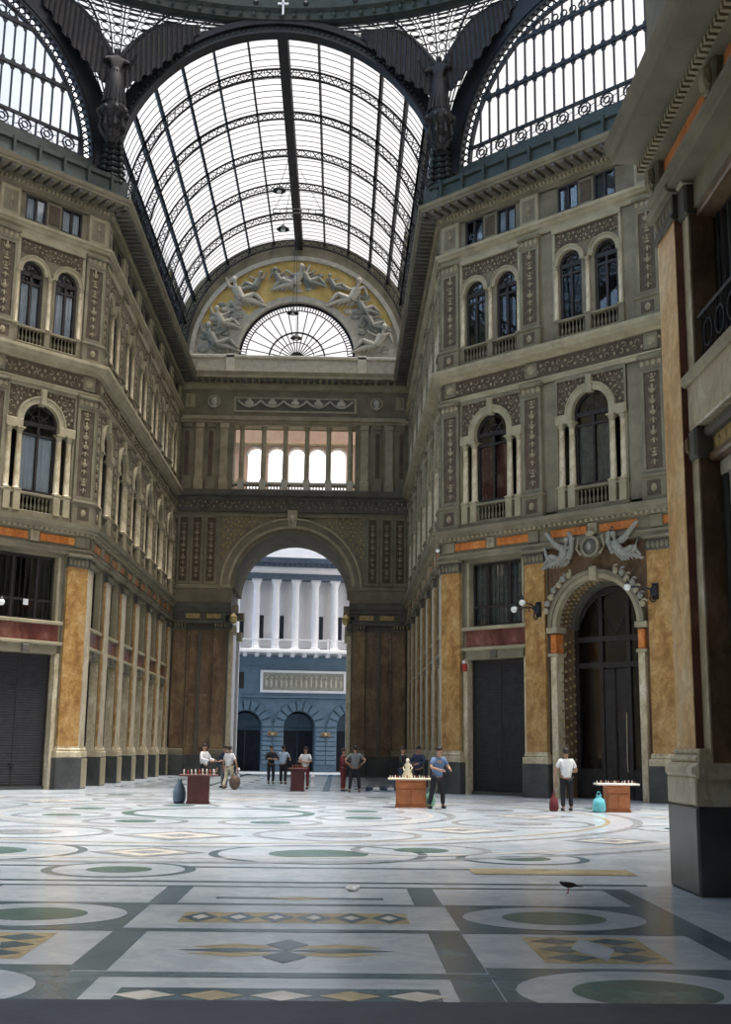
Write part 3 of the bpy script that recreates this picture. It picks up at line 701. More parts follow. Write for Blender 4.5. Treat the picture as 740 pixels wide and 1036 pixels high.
    for k in range(70):      # stucco clouds under the figures
        a = R(r9.choice((r9.uniform(3, 45), r9.uniform(135, 177), r9.uniform(75, 110)))); rr_ = r9.uniform(4.6, 6.3); q9 = r9.uniform(.15, .42)
        t.ell((rr_*math.cos(a), -.0, zc+rr_*math.sin(a)), (q9, .14, q9*.6), r9.choice(('statue', 'statue_grey')), 8, 5)
    P('gilded_ground', t)
    return w
wn = north_wall()
# lunette fan window
def lunette_fan():
    zc = 26.9; f = MB(); r = 3.85
    f.ring(0, zc, r-.14, r, -.1, .08, 'iron', 0, 180, 40); f.box(-r, r, zc, zc+.12, -.1, .08, 'iron'); f.ring(0, zc, r-.5, r-.44, -.03, .04, 'iron', 0, 180, 40)
    for k in range(60):
        a = R(3*k+1.5); c, s = math.cos(a), math.sin(a); f.tube([((r-.47)*c, 0, zc+(r-.47)*s), ((r-.1)*c, 0, zc+(r-.1)*s)], .035, 'iron', 4)
    f.ring(0, zc, 1.8, 1.9, -.05, .05, 'iron', 0, 180, 24); f.ring(0, zc, 1.15, 1.2, -.03, .03, 'iron', 0, 180, 20); f.ring(0, zc, 0, .5, -.05, .08, 'iron', 0, 180, 14)
    for k in range(1, 16):
        a = R(180*k/16); c, s = math.cos(a), math.sin(a); f.tube([(.45*c, 0, zc+.45*s), ((r-.45)*c, 0, zc+(r-.45)*s)], .035, 'iron', 4)
    NW_[0] += 1
    o = bpy.data.objects.new('window_%d' % NW_[0], f.mesh('fan_frame')); COL.objects.link(o); o.matrix_world = FN @ Matrix.Translation((0, .35, 0))
    tag(o, 'semicircular fan window in the painted lunette of the end wall', 'window', None, 'structure')
    g = MB(); n = 30; g.prism([((r-.05)*math.cos(PI*i/n), zc+.05+(r-.1)*math.sin(PI*i/n)) for i in range(n+1)], -.012, 0, 'lunette_glass'); link('pane', g.mesh('pane'), o)
lunette_fan()
# back arcade of the loggia and gable behind
b = MB()
for k in range(5):
    x = -2.8+1.4*k
    b.arch_panel(x-.7, x+.7, 17.9, 24.6, x, 21.35, .57, -.4, 0, 'pink', 12)
    b.ring(x, 21.35, .57, .66, 0, .05, 't_white', 0, 180, 12)
b.box(-9, -3.5, 17.9, 24.6, -.4, 0, 'pink'); b.box(3.5, 9, 17.9, 24.6, -.4, 0, 'pink'); b.box(-9, 9, 22.1, 22.25, 0, .1, 'ochre_marble')
o = link('trim_1', b.mesh('trim_1')); o.matrix_world = frame(0, YE+4.6, 0); tag(o, 'pink plastered arcade seen through the open loggia', 'arcade', None, 'structure')

# ------------------------------------------------------------------ glass barrel vault
ZV = 27.4; RV = 7.75
def vault(name, y0, y1, label, nrib, full, pane='roof_glass'):
    g = MB(); n = 28
    vs = []; 
    for i in range(n+1):
        a = PI*i/n; vs += [(RV*math.cos(a), y0, ZV+RV*math.sin(a)), (RV*math.cos(a), y1, ZV+RV*math.sin(a))]
    g.add(vs, [(2*i, 2*i+1, 2*i+3, 2*i+2) for i in range(n)], pane)
    o = bpy.data.objects.new(name, g.mesh('glass')); COL.objects.link(o); tag(o, label, 'glass roof', None, 'structure')
    L = y1-y0
    sb = MB()
    for sx in (-1, 1): sb.box(*sorted((sx*7.62, sx*7.9)), 26.5, ZV+.1, -y1, -y0, 'iron')
    link('sill_beam', sb.mesh('sill'), o)
    t = MB(); ns = 44
    for rr in (7.2, 7.62): t.ring(0, ZV, rr-.035, rr+.035, -.05, .05, 'iron', 2, 178, 48)
    for i in range(ns):
        a0 = PI*(i+.1)/ns; a1 = PI*(i+.9)/ns; am = (a0+a1)/2
        for u, v in ((a0, a1), (a1, a0)): t.tube([(7.22*math.cos(u), 0, ZV+7.22*math.sin(u)), (7.6*math.cos(v), 0, ZV+7.6*math.sin(v))], .026, 'iron', 4)
        t.tube([(7.22*math.cos(PI*i/ns), 0, ZV+7.22*math.sin(PI*i/ns)), (7.62*math.cos(PI*i/ns), 0, ZV+7.62*math.sin(PI*i/ns))], .02, 'iron', 4)
    tm = t.mesh('truss')
    for i in range(nrib+1): link('arch_truss', tm, o, (0, y0+.3+(L-.6)*i/nrib, 0))
    pm = MB(); pm.box(-.05, .05, -.12, .06, -L+.02, -.02, 'iron')
    for k in (-1, 1): pm.box(-.02+k*.0, .02, -.22, -.12, -L+.02, -.02, 'iron')
    pmm = pm.mesh('purlin')
    for k in range(1, 14):
        if k == 7: continue
        a = PI*k/14
        link('purlin', pmm, o, mat=Matrix.Translation((RV*math.cos(a)*.99, y0, ZV+RV*math.sin(a)*.99)) @ Matrix.Rotation(a-PI/2, 4, 'Y').inverted())
    rb = MB(); rb.box(-.24, .24, ZV+7.02, ZV+7.25, -y1+.05, -y0-.05, 'iron'); rb.box(-.26, -.2, ZV+7.25, ZV+7.68, -y1+.05, -y0-.05, 'iron'); rb.box(.2, .26, ZV+7.25, ZV+7.68, -y1+.05, -y0-.05, 'iron')
    link('ridge_walkway', rb.mesh('ridge'), o)
    gb = MB(); nb = int(L/.57)
    for i in range(nb): gb.ring(0, ZV, RV-.02, RV+.01, -(y0+.3+i*.57)-.013, -(y0+.3+i*.57)+.013, 'iron', 1, 179, 36)
    link('glazing_bar', gb.mesh('bars'), o)
    return o
v1 = vault('ceiling', A, YE-.05, 'barrel vault of glass on lattice iron ribs over the arm', 6, True)
v2 = vault('ceiling', -YE, -15.0, 'barrel vault of glass over the arm behind the viewpoint', 6, True, 'sooty_glass')

ZV = 26.95
# front rims at the mouths, diagonal lunettes
def rim_mesh():
    b = MB(); zc = ZV
    zc = 26.75; b.ring(0, zc, 7.28, 7.4, -.35, .25, 'iron', 0, 180, 56); b.ring(0, zc, 7.4, 7.7, -.35, .1, 'iron', 0, 180, 56); b.ring(0, zc, 7.7, 8.0, -.35, .3, 'iron', 0, 180, 56)
    for i in range(90):
        a = PI*(i+.5)/90; b.ell((7.55*math.cos(a), -.12, zc+7.55*math.sin(a)), (.08, .06, .08), 'iron_green', 5, 4)
    for sx in (-1, 1): b.box(*sorted((sx*7.28, sx*7.8)), 25.5, zc+.05, -.35, .2, 'iron')
    return b.mesh('rim')
rim = rim_mesh()
RN = [('trim_2', 0, A, 0, 'dark iron arch rim where the glass vault meets the octagon'), ('trim_3', 0, -15.0, 180, 'iron arch rim of the arm behind the viewpoint'),
      ('trim_4', A, 0, -90, 'iron arch rim over the right-hand cross arm'), ('trim_5', -A, 0, 90, 'iron arch rim over the left-hand cross arm')]
for nm, x, y, a, lab in RN:
    o = link(nm, rim); o.matrix_world = frame(x, y, a); tag(o, lab, 'arch', None, 'structure')
def lunette(Mx, label, back=False):
    zc = 26.9; r = 6.1; f = MB()
    f.ring(0, zc, r-.12, r, -.1, .1, 'iron', 0, 180, 48); f.ring(0, zc, 6.5, 6.62, -.1, .15, 'iron', 0, 180, 48)
    for i in range(64):
        a = PI*(i+.5)/64; a2 = PI*(i+.5+.45)/64; a1 = PI*(i+.5-.45)/64
        f.tube([(r*math.cos(a1), 0, zc+r*math.sin(a1)), (6.5*math.cos(a2), 0, zc+6.5*math.sin(a2))], .04, 'iron', 4)
        f.tube([(r*math.cos(a2), 0, zc+r*math.sin(a2)), (6.5*math.cos(a1), 0, zc+6.5*math.sin(a1))], .04, 'iron', 4)
    f.ring(0, zc, 6.62, 7.6, -.3, .2, 'iron', 0, 180, 48)
    f.box(-6.6, 6.6, 26.55, 27.05, -.2, .15, 'iron_green')
    f.box(-r, r, 27.78, 27.9, -.06, .08, 'iron'); f.box(-r, r, 27.05, 27.14, -.06, .08, 'iron')
    for z in (29.95, 31.95):
        h = math.sqrt(r*r-(z-zc)**2); f.box(-h, h, z-.08, z+.08, -.06, .09, 'iron')
    x = -12*.49
    zl = lambda x: zc+math.sqrt(max(0, r*r-x*x))
    for k in range(25):
        x = -12*.49+k*.49; zt = zl(x)
        if zt > 27.9: f.box(x-.025, x+.025, 27.85, zt, -.04, .06, 'iron')
        xm = x+.245
        for zb, ztop in ((29.87, 29.87), (31.87, 31.87)):
            if abs(xm) < r and zl(xm) > ztop+.3: f.ring(xm, ztop-.16, .17, .24, -.03, .05, 'iron', 0, 180, 8); f.ring(xm, ztop+.3, .17, .24, -.03, .05, 'iron', 180, 360, 8)
    for k in range(11):
        x = -5.35+k*1.07
        f.ring(x, 27.46, .26, .31, -.03, .05, 'iron', 0, 360, 14, True); f.ring(x, 27.46, .12, .16, -.03, .05, 'iron', 0, 360, 10, True); f.box(x+.5, x+.56, 27.1, 27.8, -.04, .06, 'iron')
        for j in range(6):
            a = R(60*j); f.tube([(x+.14*math.cos(a), 0, 27.46+.14*math.sin(a)), (x+.48*math.cos(a+.3), 0, 27.46+.36*math.sin(a+.3))], .022, 'iron', 4)
    for k in range(17):   # scroll lattice above the second rail
        x = -3.6+k*.45
        for z in (32.25,):
            if math.hypot(x, z+.2-zc) < r-.1: f.ring(x, z, .14, .18, -.03, .04, 'iron', 0, 360, 8, True)
    NW_[0] += 1
    o = bpy.data.objects.new('window_%d' % NW_[0], f.mesh('lunette_frame')); COL.objects.link(o); o.matrix_world = Mx; tag(o, label, 'window', None, 'structure')
    g = MB(); n = 36; g.prism([(r*math.cos(PI*i/n), zc+.1+(r-.1)*math.sin(PI*i/n)) for i in range(n+1)], -.012, 0, 'lunette_glass'); link('pane', g.mesh('pane'), o)
lunette(frame(W, A, -45) @ Matrix.Translation((7.5, .1, .15)), 'great half round iron window above the slanting right wall')
lunette(frame(-A, W, 45) @ Matrix.Translation((7.5, .1, .15)), 'great half round iron window above the slanting left wall')

# pendentives, ring and drum of the dome
def pendentive(ang, label, n):
    """between the arch at polar angle ang-22.5 and the one at ang+22.5 ; local frame: +y = bisector"""
    f = MB(); g = MB(); nz = 16; nt = 12
    def P(i, j, off=0):
        z = ZV+.2+(7.6-.25)*math.sin(PI/2*i/nz); hw = math.sqrt(max(0, 7.6**2-(z-ZV)**2))
        th0 = math.atan2(hw, A); rho = math.hypot(A, hw); th1 = PI/4-th0
        th = th0+(th1-th0)*j/nt - PI/8; return Vector((rho*math.sin(th), rho*math.cos(th), z))
    for i in range(nz+1): f.tube([P(i, j) for j in range(nt+1)], .045, 'iron', 4)
    for j in range(nt+1): f.tube([P(i, j) for i in range(nz+1)], .035 if j % 4 else .07, 'iron', 4)
    for i in range(2, nz):
        for j in range(nt):
            c = (P(i, j)+P(i+1 if i < nz else i, j+1))/2; e1 = (P(i, j+1)-P(i, j))*.36; e2 = (P(min(i+1, nz), j)-P(i, j))*.36
            if e1.length > .08: f.tube([c+e1*math.cos(2*PI*k/10)+e2*math.sin(2*PI*k/10) for k in range(11)], .03, 'iron', 4)
    for i in range(nz):
        for j in range(nt):
            vs = [P(i, j), P(i, j+1), P(i+1, j+1), P(i+1, j)]; g.add([tuple(v*1.003) for v in vs], [(0, 1, 2, 3)], 'roof_glass')
    NW_[0] += 1
    o = bpy.data.objects.new('window_%d' % NW_[0], f.mesh('pendentive_lattice')); COL.objects.link(o); o.matrix_world = Matrix.Rotation(-R(ang), 4, 'Z'); tag(o, label, 'window', None, 'structure')
    link('pane', g.mesh('pane'), o)
pendentive(22.5, 'curved lattice glazing behind the winged statue at the right', 1)
pendentive(-22.5, 'curved lattice glazing behind the winged statue at the left', 2)
for i, a in enumerate((67.5, -67.5)): pendentive(a, 'curved lattice glazing far to the %s under the dome' % ('right', 'left')[i], 3)
b = MB()
b.lathe([(18.2, 34.1), (17.75, 34.15), (17.7, 34.45), (17.45, 34.55), (17.4, 34.95), (17.55, 35.0), (17.55, 35.1), (17.9, 35.15), (18.3, 35.2), (18.3, 34.15)], (0, 0, 0), 'iron_green', 96)
for k in range(180):
    a = 2*PI*k/180; b.ell((17.6*math.cos(a), 17.6*math.sin(a), 34.3), (.1, .1, .12), 'iron_green', 5, 4)
for k in range(48):
    a = 2*PI*(k+.5)/48; b.ell((17.42*math.cos(a), 17.42*math.sin(a), 34.76), (.13, .13, .13), 'iron', 6, 4)
b.v = [(x, y, z+.45) for x, y, z in b.v]
o = link('trim_6', b.mesh('ring')); tag(o, 'green iron ring of the dome above the arches', 'cornice', None, 'structure')
b = MB()
for k in range(48):
    a = 2*PI*(k+.5)/48; m = Matrix.Rotation(a, 4, 'Z')
    s = .55 if k % 3 == 0 else .08
    vs = [(17.85, -s, 35.1), (18.15, -s, 35.1), (18.15, s, 35.1), (17.85, s, 35.1)]; vs += [(x, y, 39) for x, y, z in vs]
    b.add([tuple(m @ Vector(v)) for v in vs], [(0, 3, 2, 1), (4, 5, 6, 7), (0, 1, 5, 4), (1, 2, 6, 5), (2, 3, 7, 6), (3, 0, 4, 7)], 'iron')
b.lathe([(17.7, 39), (18.2, 39), (18.2, 39.6), (17.5, 39.6), (17.7, 39)], (0, 0, 0), 'iron_green', 64)
# dome ribs above the drum
for k in range(16):
    a = 2*PI*k/16
    b.tube([((17.9*math.cos(PI/2*t/10)+.8)*math.cos(a), (17.9*math.cos(PI/2*t/10)+.8)*math.sin(a), 39.5+14*math.sin(PI/2*t/10)) for t in range(11)], .18, 'iron', 4)
for t in range(1, 9):
    rr = 17.9*math.cos(PI/2*t/10)+.8; b.tube([(rr*math.cos(2*PI*k/48), rr*math.sin(2*PI*k/48), 39.5+14*math.sin(PI/2*t/10)) for k in range(49)], .08, 'iron', 4)
b.v = [(x, y, z+.45) for x, y, z in b.v]
o = link('ceiling', b.mesh('drum')); tag(o, 'iron drum and ribs of the glass dome over the octagon', 'dome', None, 'structure')
g = MB(); g.lathe([(18.0, 35.1), (18.0, 39)], (0, 0, 0), 'dome_glass', 48, 0, 359.8)
g.lathe([(17.9*math.cos(PI/2*t/10)+.9, 39.5+14.1*math.sin(PI/2*t/10)) for t in range(11)], (0, 0, 0), 'dome_glass', 48, 0, 359.8)
g.v = [(x, y, z+.45) for x, y, z in g.v]
link('glass_pane', g.mesh('dome_glass'), o)

# ------------------------------------------------------------------ plain shells around the parts the camera cannot see
def shell(name, pts, z, label, mat='stone'):
    b = MB()
    (x0, y0), (x1, y1) = pts; d = Vector((x1-x0, y1-y0)); L = d.length; d.normalize(); nrm = Vector((-d.y, d.x))*.5
    vs = [(x0, y0, 0), (x1, y1, 0), (x1+nrm.x, y1+nrm.y, 0), (x0+nrm.x, y0+nrm.y, 0)]; vs += [(a, c, z) for a, c, _ in vs]
    b.add(vs, [(0, 3, 2, 1), (4, 5, 6, 7), (0, 1, 5, 4), (1, 2, 6, 5), (2, 3, 7, 6), (3, 0, 4, 7)], mat)
    o = link(name, b.mesh(name)); tag(o, label, 'wall', None, 'structure'); return o
shell('wall_southwest', [(-W, -15.0), (-A, -W)], 26.6, 'plain stone wall of the octagon behind the viewer at the left')
shell('wall_southeast', [(A, -W), (8.6, -14.2)], 26.6, 'plain stone wall of the octagon hidden by the near pier')
shell('wall_arm_southwest', [(-W, -YE), (-W, -15.0)], 26.6, 'plain stone wall left of the viewpoint')
shell('wall_south', [(W+1, -YE), (-W, -YE)], 34, 'plain stone end wall behind the viewpoint')
for sx, nm in ((-1, 'left'), (1, 'right')):
    a, b_ = ((sx*(A+20), sx*W), (sx*A, sx*W)), ((sx*A, -sx*W), (sx*(A+20), -sx*W))
    shell('wall_%s_cross_arm_north' % nm, a, 26.6, 'plain side wall of the %s cross arm, %s side' % (nm, 'one')); shell('wall_%s_cross_arm_south' % nm, b_, 26.6, 'plain side wall of the %s cross arm, other side' % nm)
    shell('wall_%s_cross_arm_end' % nm, ((sx*(A+20), -sx*(W+.5)), (sx*(A+20), sx*(W+.5))), 34, 'plain end wall of the %s cross arm' % nm)

# ------------------------------------------------------------------ near pier and shop wall at the right
XN = 7.75
FNR = frame(XN, -14.7, -90)
def near_wall():
    b = MB()
    b.box(.0, 1.45, 0, 26.6, -1.6, -.55, 'stone'); b.box(.05, 1.2, 0, 9.7, -1.6, -.3, 'brown')
    b.box(0.2, 27.3, 9.7, 26.6, -1.6, -.1, 'stone')
    for s0 in (6.2, 12.2, 18.2): b.box(s0, s0+2.2, 0, 9.6, -1.6, -.3, 'brown')
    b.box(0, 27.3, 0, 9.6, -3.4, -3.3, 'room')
    w = bpy.data.objects.new('wall_near_right', b.mesh('wall_near')); COL.objects.link(w); w.matrix_world = FNR
    tag(w, 'near wall of the arm at the right edge with shop windows', 'wall', None, 'structure')
    P = lambda nm, mb: link(nm, mb.mesh(nm), w)
    def pier(s, last=False):
        p = MB()   # plinth
        p.bbox(s+.15, s+1.5, 0, 1.1, -.5, .0, 'plinth', .03); P('plinth', p)
        p = MB(); p.bbox(s+.16, s+1.49, 1.1, 1.46, -.45, .0, 'cream', .02); p.bbox(s+.12, s+1.53, 1.44, 1.64, -.45, .03, 'cream', .07); p.bbox(s+.18, s+1.46, 1.64, 1.74, -.45, -.03, 'cream', .04); p.bbox(s+.23, s+1.4, 1.74, 1.82, -.45, -.07, 'cream', .03); P('base_moulding', p)
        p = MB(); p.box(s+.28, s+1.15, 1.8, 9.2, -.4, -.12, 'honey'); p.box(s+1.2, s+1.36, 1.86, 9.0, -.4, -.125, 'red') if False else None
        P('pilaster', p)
        p = MB(); p.box(s+1.145, s+1.16, 1.8, 9.2, -.26, -.13, 'red'); P('pilaster_return', p)
        p = MB(); p.box(s+1.1, s+1.45, 0, 9.3, -.6, -.23, 'cream'); p.box(s+1.445, s+1.47, 0.0, 9.3, -.58, -.25, 'brown'); P('pilaster_strip', p)
        p = MB(); p.bbox(s+1.05, s+1.52, 9.15, 9.62, -.6, -.17, 'stone_dark', .04); p.bbox(s+1.0, s+1.56, 9.58, 9.7, -.6, -.12, 'stone_light', .03); P('capital', p)
        p = MB(); p.bbox(s+.22, s+1.2, 9.2, 9.3, -.4, -.06, 'stone_dark', .03)
        for k in range(5): p.ell((s+.36+k*.18, .14, 9.46), (.085, .07, .15), 'stone', 7, 5)
        p.box(s+.25, s+1.18, 9.3, 9.6, -.4, -.1, 'stone_dark'); p.bbox(s+.15, s+1.28, 9.58, 9.72, -.4, .02, 'stone', .03); P('capital', p)
        p = MB(); p.bbox(s+1.2, s+1.52, 5.65, 6.08, -.6, -.17, 'stone_dark', .04); p.bbox(s+1.1, s+1.3, 5.75, 6.0, -.5, -.14, 'brown', .04); P('console', p)
    for s in (0, 6.2, 12.2): pier(s)
    # cornice overhead
    c = MB(); prof = [(-.9, 9.62), (-.02, 9.62), (.0, 9.72), (.06, 9.74), (.06, 9.82), (-.08, 9.85), (-.08, 10.24), (.08, 10.27), (.12, 10.36), (.16, 10.38), (.16, 10.46), (.52, 10.5), (.54, 10.6), (.62, 10.64), (.66, 10.8), (-.9, 10.86)]
    c.cornice(prof, .4, 27, 'stone', .2, 0)
    for i in range(150): c.box(.4+i*.13, .47+i*.13, 10.28, 10.38, .08, .2, 'stone_light')
    P('cornice', c)
    c = MB()
    for s in (.7, 3.4, 6.9, 9.4): c.bbox(s-.22, s+.22, 9.8, 10.26, -.1, .04, 'stone', .04); c.ell((s, -.06, 10.03), (.15, .1, .2), 'orn', 8, 6); c.curl((s, -.06, 9.9), .14, 0, 5, 'orn', .04, .04)
    for s0, s1 in ((1.0, 3.1), (3.75, 6.5), (7.2, 9.1)): c.bbox(s0, s1, 9.88, 10.2, -.1, -.05, 'orange', .02)
    P('frieze', c)
    # shop bay: lower display window, console cornice, pale band with railing, mezzanine window
    for s0, s1 in ((1.5, 6.3), (7.7, 12.3)):
        f = MB(); f.bbox(s0-.33, s1, 6.08, 6.72, -.9, -.2, 'cream', .02); f.bbox(s0-.38, s1, 6.7, 6.88, -.9, -.12, 'stone_light', .04); P('parapet_band', f)
        f = MB(); f.bbox(s0-.05, s1, 5.93, 6.08, -.9, -.3, 'stone_dark', .04); f.box(s0, s1, 5.72, 5.93, -.9, -.42, 'gold'); f.bbox(s0, s1, 5.6, 5.72, -.9, -.36, 'brown', .03)
        for i in range(14): f.ell((s0+.25+i*.3, .44, 5.83), (.1, .06, .08), 'gold', 6, 4)
        f.bbox(s0, s1, 5.4, 5.6, -.9, -.5, 'statue', .02); P('shop_cornice', f)
        f = MB(); f.bbox(s0, s0+.18, 0, 5.42, -.9, -.52, 'iron_green', .02); f.bbox(s0+.18, s0+.24, 0, 5.42, -.9, -.56, 'statue', .01); f.bbox(s1-.18, s1, 0, 5.42, -.9, -.5, 'iron_green', .02); f.box(s0, s1, 0, .5, -.9, -.52, 'plinth'); P('shopfront_frame', f)
        f = MB(); f.box(s0-.1, s1+.1, 9.22, 9.65, -.9, -.3, 'stone'); f.bbox(s0-.1, s1+.1, 9.12, 9.24, -.9, -.34, 'brown', .02); P('lintel', f)
        f = MB()
        for k in range(34): x = s0+.15+k*.125; f.tube([(x, .3, 6.85), (x, .3, 7.6)], .012, 'iron', 4)
        f.tube([(s0-.1, .3, 7.62), (s1, .3, 7.62)], .03, 'iron', 5); f.tube([(s0-.1, .3, 6.95), (s1, .3, 6.95)], .02, 'iron', 5)
        for k in range(8): f.ring(s0+.4+k*.5, 7.27, .17, .2, -.31, -.29, 'iron', 0, 360, 12, True)
        P('railing', f)
    return w
wnear = near_wall()
for s0, s1, lab in ((1.6, 6.1, 'first'), (7.8, 12.1, 'second')):
    NW_[0] += 1
    f = MB(); z0, z1 = 6.82, 9.2
    for i, x in enumerate([s0+(s1-s0)*k/4 for k in range(5)]):
        f.bbox(x-.14, x+.14, z0, z1, -.1, .05, 'wood', .02); f.box(x-.03, x+.03, z0, z1, .05, .07, 'iron_green')
        if i < 4: f.box(x+.3, x+.36, z0, z1, -.06, .03, 'iron_green')
    f.box(s0, s1, z1-.1, z1, -.1, .05, 'wood')
    o = bpy.data.objects.new('window_%d' % NW_[0], f.mesh('f')); COL.objects.link(o); o.matrix_world = FNR @ Matrix.Translation((0, .66, 0)); tag(o, 'mezzanine window behind the railing in the %s bay of the near right wall' % lab, 'window', None, 'structure')
    g = MB(); g.box(s0, s1, z0, z1, -.03, -.02, 'glass'); link('pane', g.mesh('pane'), o)
    NW_[0] += 1
    f = MB(); z0, z1 = .5, 5.42
    for x in (s0, (s0+s1)/2, s1): f.bbox(x-.08, x+.08, z0, z1, -.1, .05, 'iron_green', .02)
    f.box(s0, s1, 4.4, 4.5, -.1, .05, 'iron_green'); f.box(s0, s1, z1-.1, z1, -.1, .05, 'iron_green')
    o = bpy.data.objects.new('window_%d' % NW_[0], f.mesh('f')); COL.objects.link(o); o.matrix_world = FNR @ Matrix.Translation((0, .7, 0)); tag(o, 'tall shop display window in the %s bay of the near right wall' % lab, 'window', None, 'structure')
    g = MB(); g.box(s0, s1, z0, z1, -.03, -.02, 'glass'); link('pane', g.mesh('pane'), o)
    g = MB(); n = 40; vs = []
    for i in range(n+1): x = s0+.1+(s1-s0-.2)*i/n; y = .25+.04*math.sin(i*1.9); vs += [(x, y, z0), (x, y, z1)]
    g.add(vs, [(2*i, 2*i+2, 2*i+3, 2*i+1) for i in range(n)], 'curtain_grey'); link('curtain', g.mesh('curtain'), o)
# ------------------------------------------------------------------ floor
def floor():
    b = MB(); Z = [0]
    b.box(-45, 45, -.3, 0, -49.5, 46, 'white_marble')
    f = bpy.data.objects.new('floor', b.mesh('floor')); COL.objects.link(f); tag(f, 'polished marble mosaic floor of the gallery', 'floor', None, 'structure')
    YM = lambda y: .889*y+2.28
    lay = {k: MB() for k in ('blue', 'ring', 'green', 'ochre', 'warm')}
    rect = lambda L, x0, x1, y0, y1, z, m: lay[L].flat([(x0, T(y0)), (x1, T(y0)), (x1, T(y1)), (x0, T(y1))], z, m)
    T = lambda y: YM(y) if y < -16.5 else y
    disc = lambda L, x, y, r, z, m, n=40: lay[L].flat([(x+r*math.cos(2*PI*k/n), T(y+r*math.sin(2*PI*k/n)) if y < -19 else y+r*math.sin(2*PI*k/n)) for k in range(n)], z, m)
    def annul(L, x, y, r0, r1, z, m, n=56):
        vs = []; 
        for k in range(n): a = 2*PI*k/n; vs += [(x+r0*math.cos(a), y+r0*math.sin(a), z), (x+r1*math.cos(a), y+r1*math.sin(a), z)]
        lay[L].add(vs, [(2*k, 2*k+1, (2*k+3) % (2*n), (2*k+2) % (2*n)) for k in range(n)], m)
    dia = lambda L, x, y, rx, ry, z, m: lay[L].flat([(x-rx, T(y)), (x, T(y-ry)), (x+rx, T(y)), (x, T(y+ry))], z, m)
    z1, z2, z3, z4 = .002, .004, .006, .008
    per = 6.22   # columns repeat: circle column (2.1) band (.33) centre panel (2.74) band (.33) ... mirrored pairs
    for cy in (-23.05, -27.5, -31.9):     # rows south
        for cx in (0, 5.56, -5.56):
            rect('blue', cx-1.1, cx+1.1, cy-1.12, cy+1.12, z1*.6, 'blue_marble'); disc('ring', cx, cy, .98, z2, 'white_marble'); disc('green', cx, cy, .56, z3, 'green_marble')
    for y0, y1, in ((-26.7, -24.25),):
        for cx in (0, 5.56, -5.56):
            rect('blue', cx-.55, cx+.55, -26.1, -24.5, z1, 'ochre_marble')
            for k in (-1, 1):
                for j in (-1, 0, 1): dia('ring', cx+k*.27, -25.3+j*.5, .24, .22, z2, 'blue_marble'); 
            dia('ring', cx, -25.3, .2, .7, z3, 'white_marble')
    for sx in (1, -1):
        for x in (1.215, 4.285): rect('blue', sx*x-.165, sx*x+.165, -26.65, -24.25, z1, 'blue_marble'); rect('blue', sx*x-.165, sx*x+.165, -21.9, -20.0, z1, 'blue_marble'); rect('blue', sx*x-.165, sx*x+.165, -28.02, -26.95, z1, 'blue_marble')
        rect('blue', sx*6.82-.16, sx*6.82+.16, -28.0, -19.9, z1, 'blue_marble')
        c = sx*2.78
        rect('blue', c-1.16, c+1.22, -28.02, -27.42, z1, 'blue_marble')
        for k in range(5): dia('ring', c-.95+k*.5, -27.73, .23, .2, z2, 'ochre_marble' if k % 2 else 'warm_marble')
        for ry, m in ((.22, 'ochre_marble'),):
            for s2 in (-1, 1): dia('ochre', c+s2*.45, -25.3, .42, .2, z1, m); dia('ochre', c+s2*.45, -25.72, .42, .18, z1, m)
        for s2 in (-1, 1): dia('blue', c+s2*.48, -25.52, .5, .13, z2, 'blue_marble'); dia('blue', c, -25.52+s2*.36, .2, .34, z2, 'blue_marble')
        rect('blue', c-1.2, c+1.2, -23.62, -22.75, z1, 'ochre_marble')
        for k in range(6): dia('ring', c-1.0+k*.4, -23.18, .2, .42, z2, 'blue_marble'); dia('ring', c-1.0+k*.4, -23.18, .09, .2, z3, 'warm_marble')
        rect('blue', c-1.0, c+1.0, -21.42, -21.22, z1, 'blue_marble'); dia('ring', c, -21.32, .4, .16, z2, 'ochre_marble')
    for y, w in ((-24.2, .11), (-26.83, .12), (-21.98, .09), (-20.0, .08)): rect('warm', -6.95, 6.95, y-w, y+w, .0029, 'blue_marble')
    # octagon: great rosette of rings and medallions
    for x0, x1, y in ((-7.4, 7.4, -19.4), (-7.4, 7.4, -17.2)): rect('warm', x0, x1, y-.1, y+.1, .0034, 'blue_marble')
    for cx, cy, r in ((.05, -13.5, .95), (6.3, -11.1, .95), (-6.0, -11.1, .95), (2.9, -10.6, 1.7), (-2.9, -10.6, 1.7)):
        annul('blue', cx, cy, r, r+.16, z1, 'blue_marble'); disc('ring', cx, cy, r*.5, z2, 'green_marble')
        annul('warm', cx, cy, r*.5, r, .0036, 'white_marble')
    for r, w, m in ((14.2, .35, 'blue_marble'), (13.4, .18, 'warm_marble'), (11.2, .3, 'blue_marble'), (10.4, .16, 'ochre_marble'), (6.4, .3, 'blue_marble'), (5.8, .14, 'warm_marble'), (2.6, .4, 'green_marble')):
        annul('green', 0, 1.7, r-w*.8, r, z2+.0008, 'lilac_marble' if m == 'blue_marble' else m, 96)
    for k in range(8):
        a = 2*PI*(k+.5)/8
        for rr, cr in ((12.3, 1.1), (8.4, 1.6), (4.2, 1.1)):
            x, y = rr*math.cos(a), 1.7+rr*math.sin(a); annul('ring', x, y, cr, cr+.16, z3+.0005, 'lilac_marble', 48); disc('green', x, y, cr*.45, z3+.001, 'green_marble' if rr != 8.4 else 'lilac_marble', 28)
        a = 2*PI*k/8
        for rr, cr in ((12.3, 1.0), (8.4, 1.3)):
            x, y = rr*math.cos(a), 1.7+rr*math.sin(a); dia('ring', x, y, cr, cr, z3+.0006, 'lilac_marble'); dia('green', x, y, cr*.7, cr*.7, z3+.0012, 'warm_marble'); dia('ochre', x, y, cr*.35, cr*.35, z3+.0016, 'lilac_marble')
    rect('ochre', 5.2, 7.6, -13.7, -12.9, z4, 'ochre_marble')
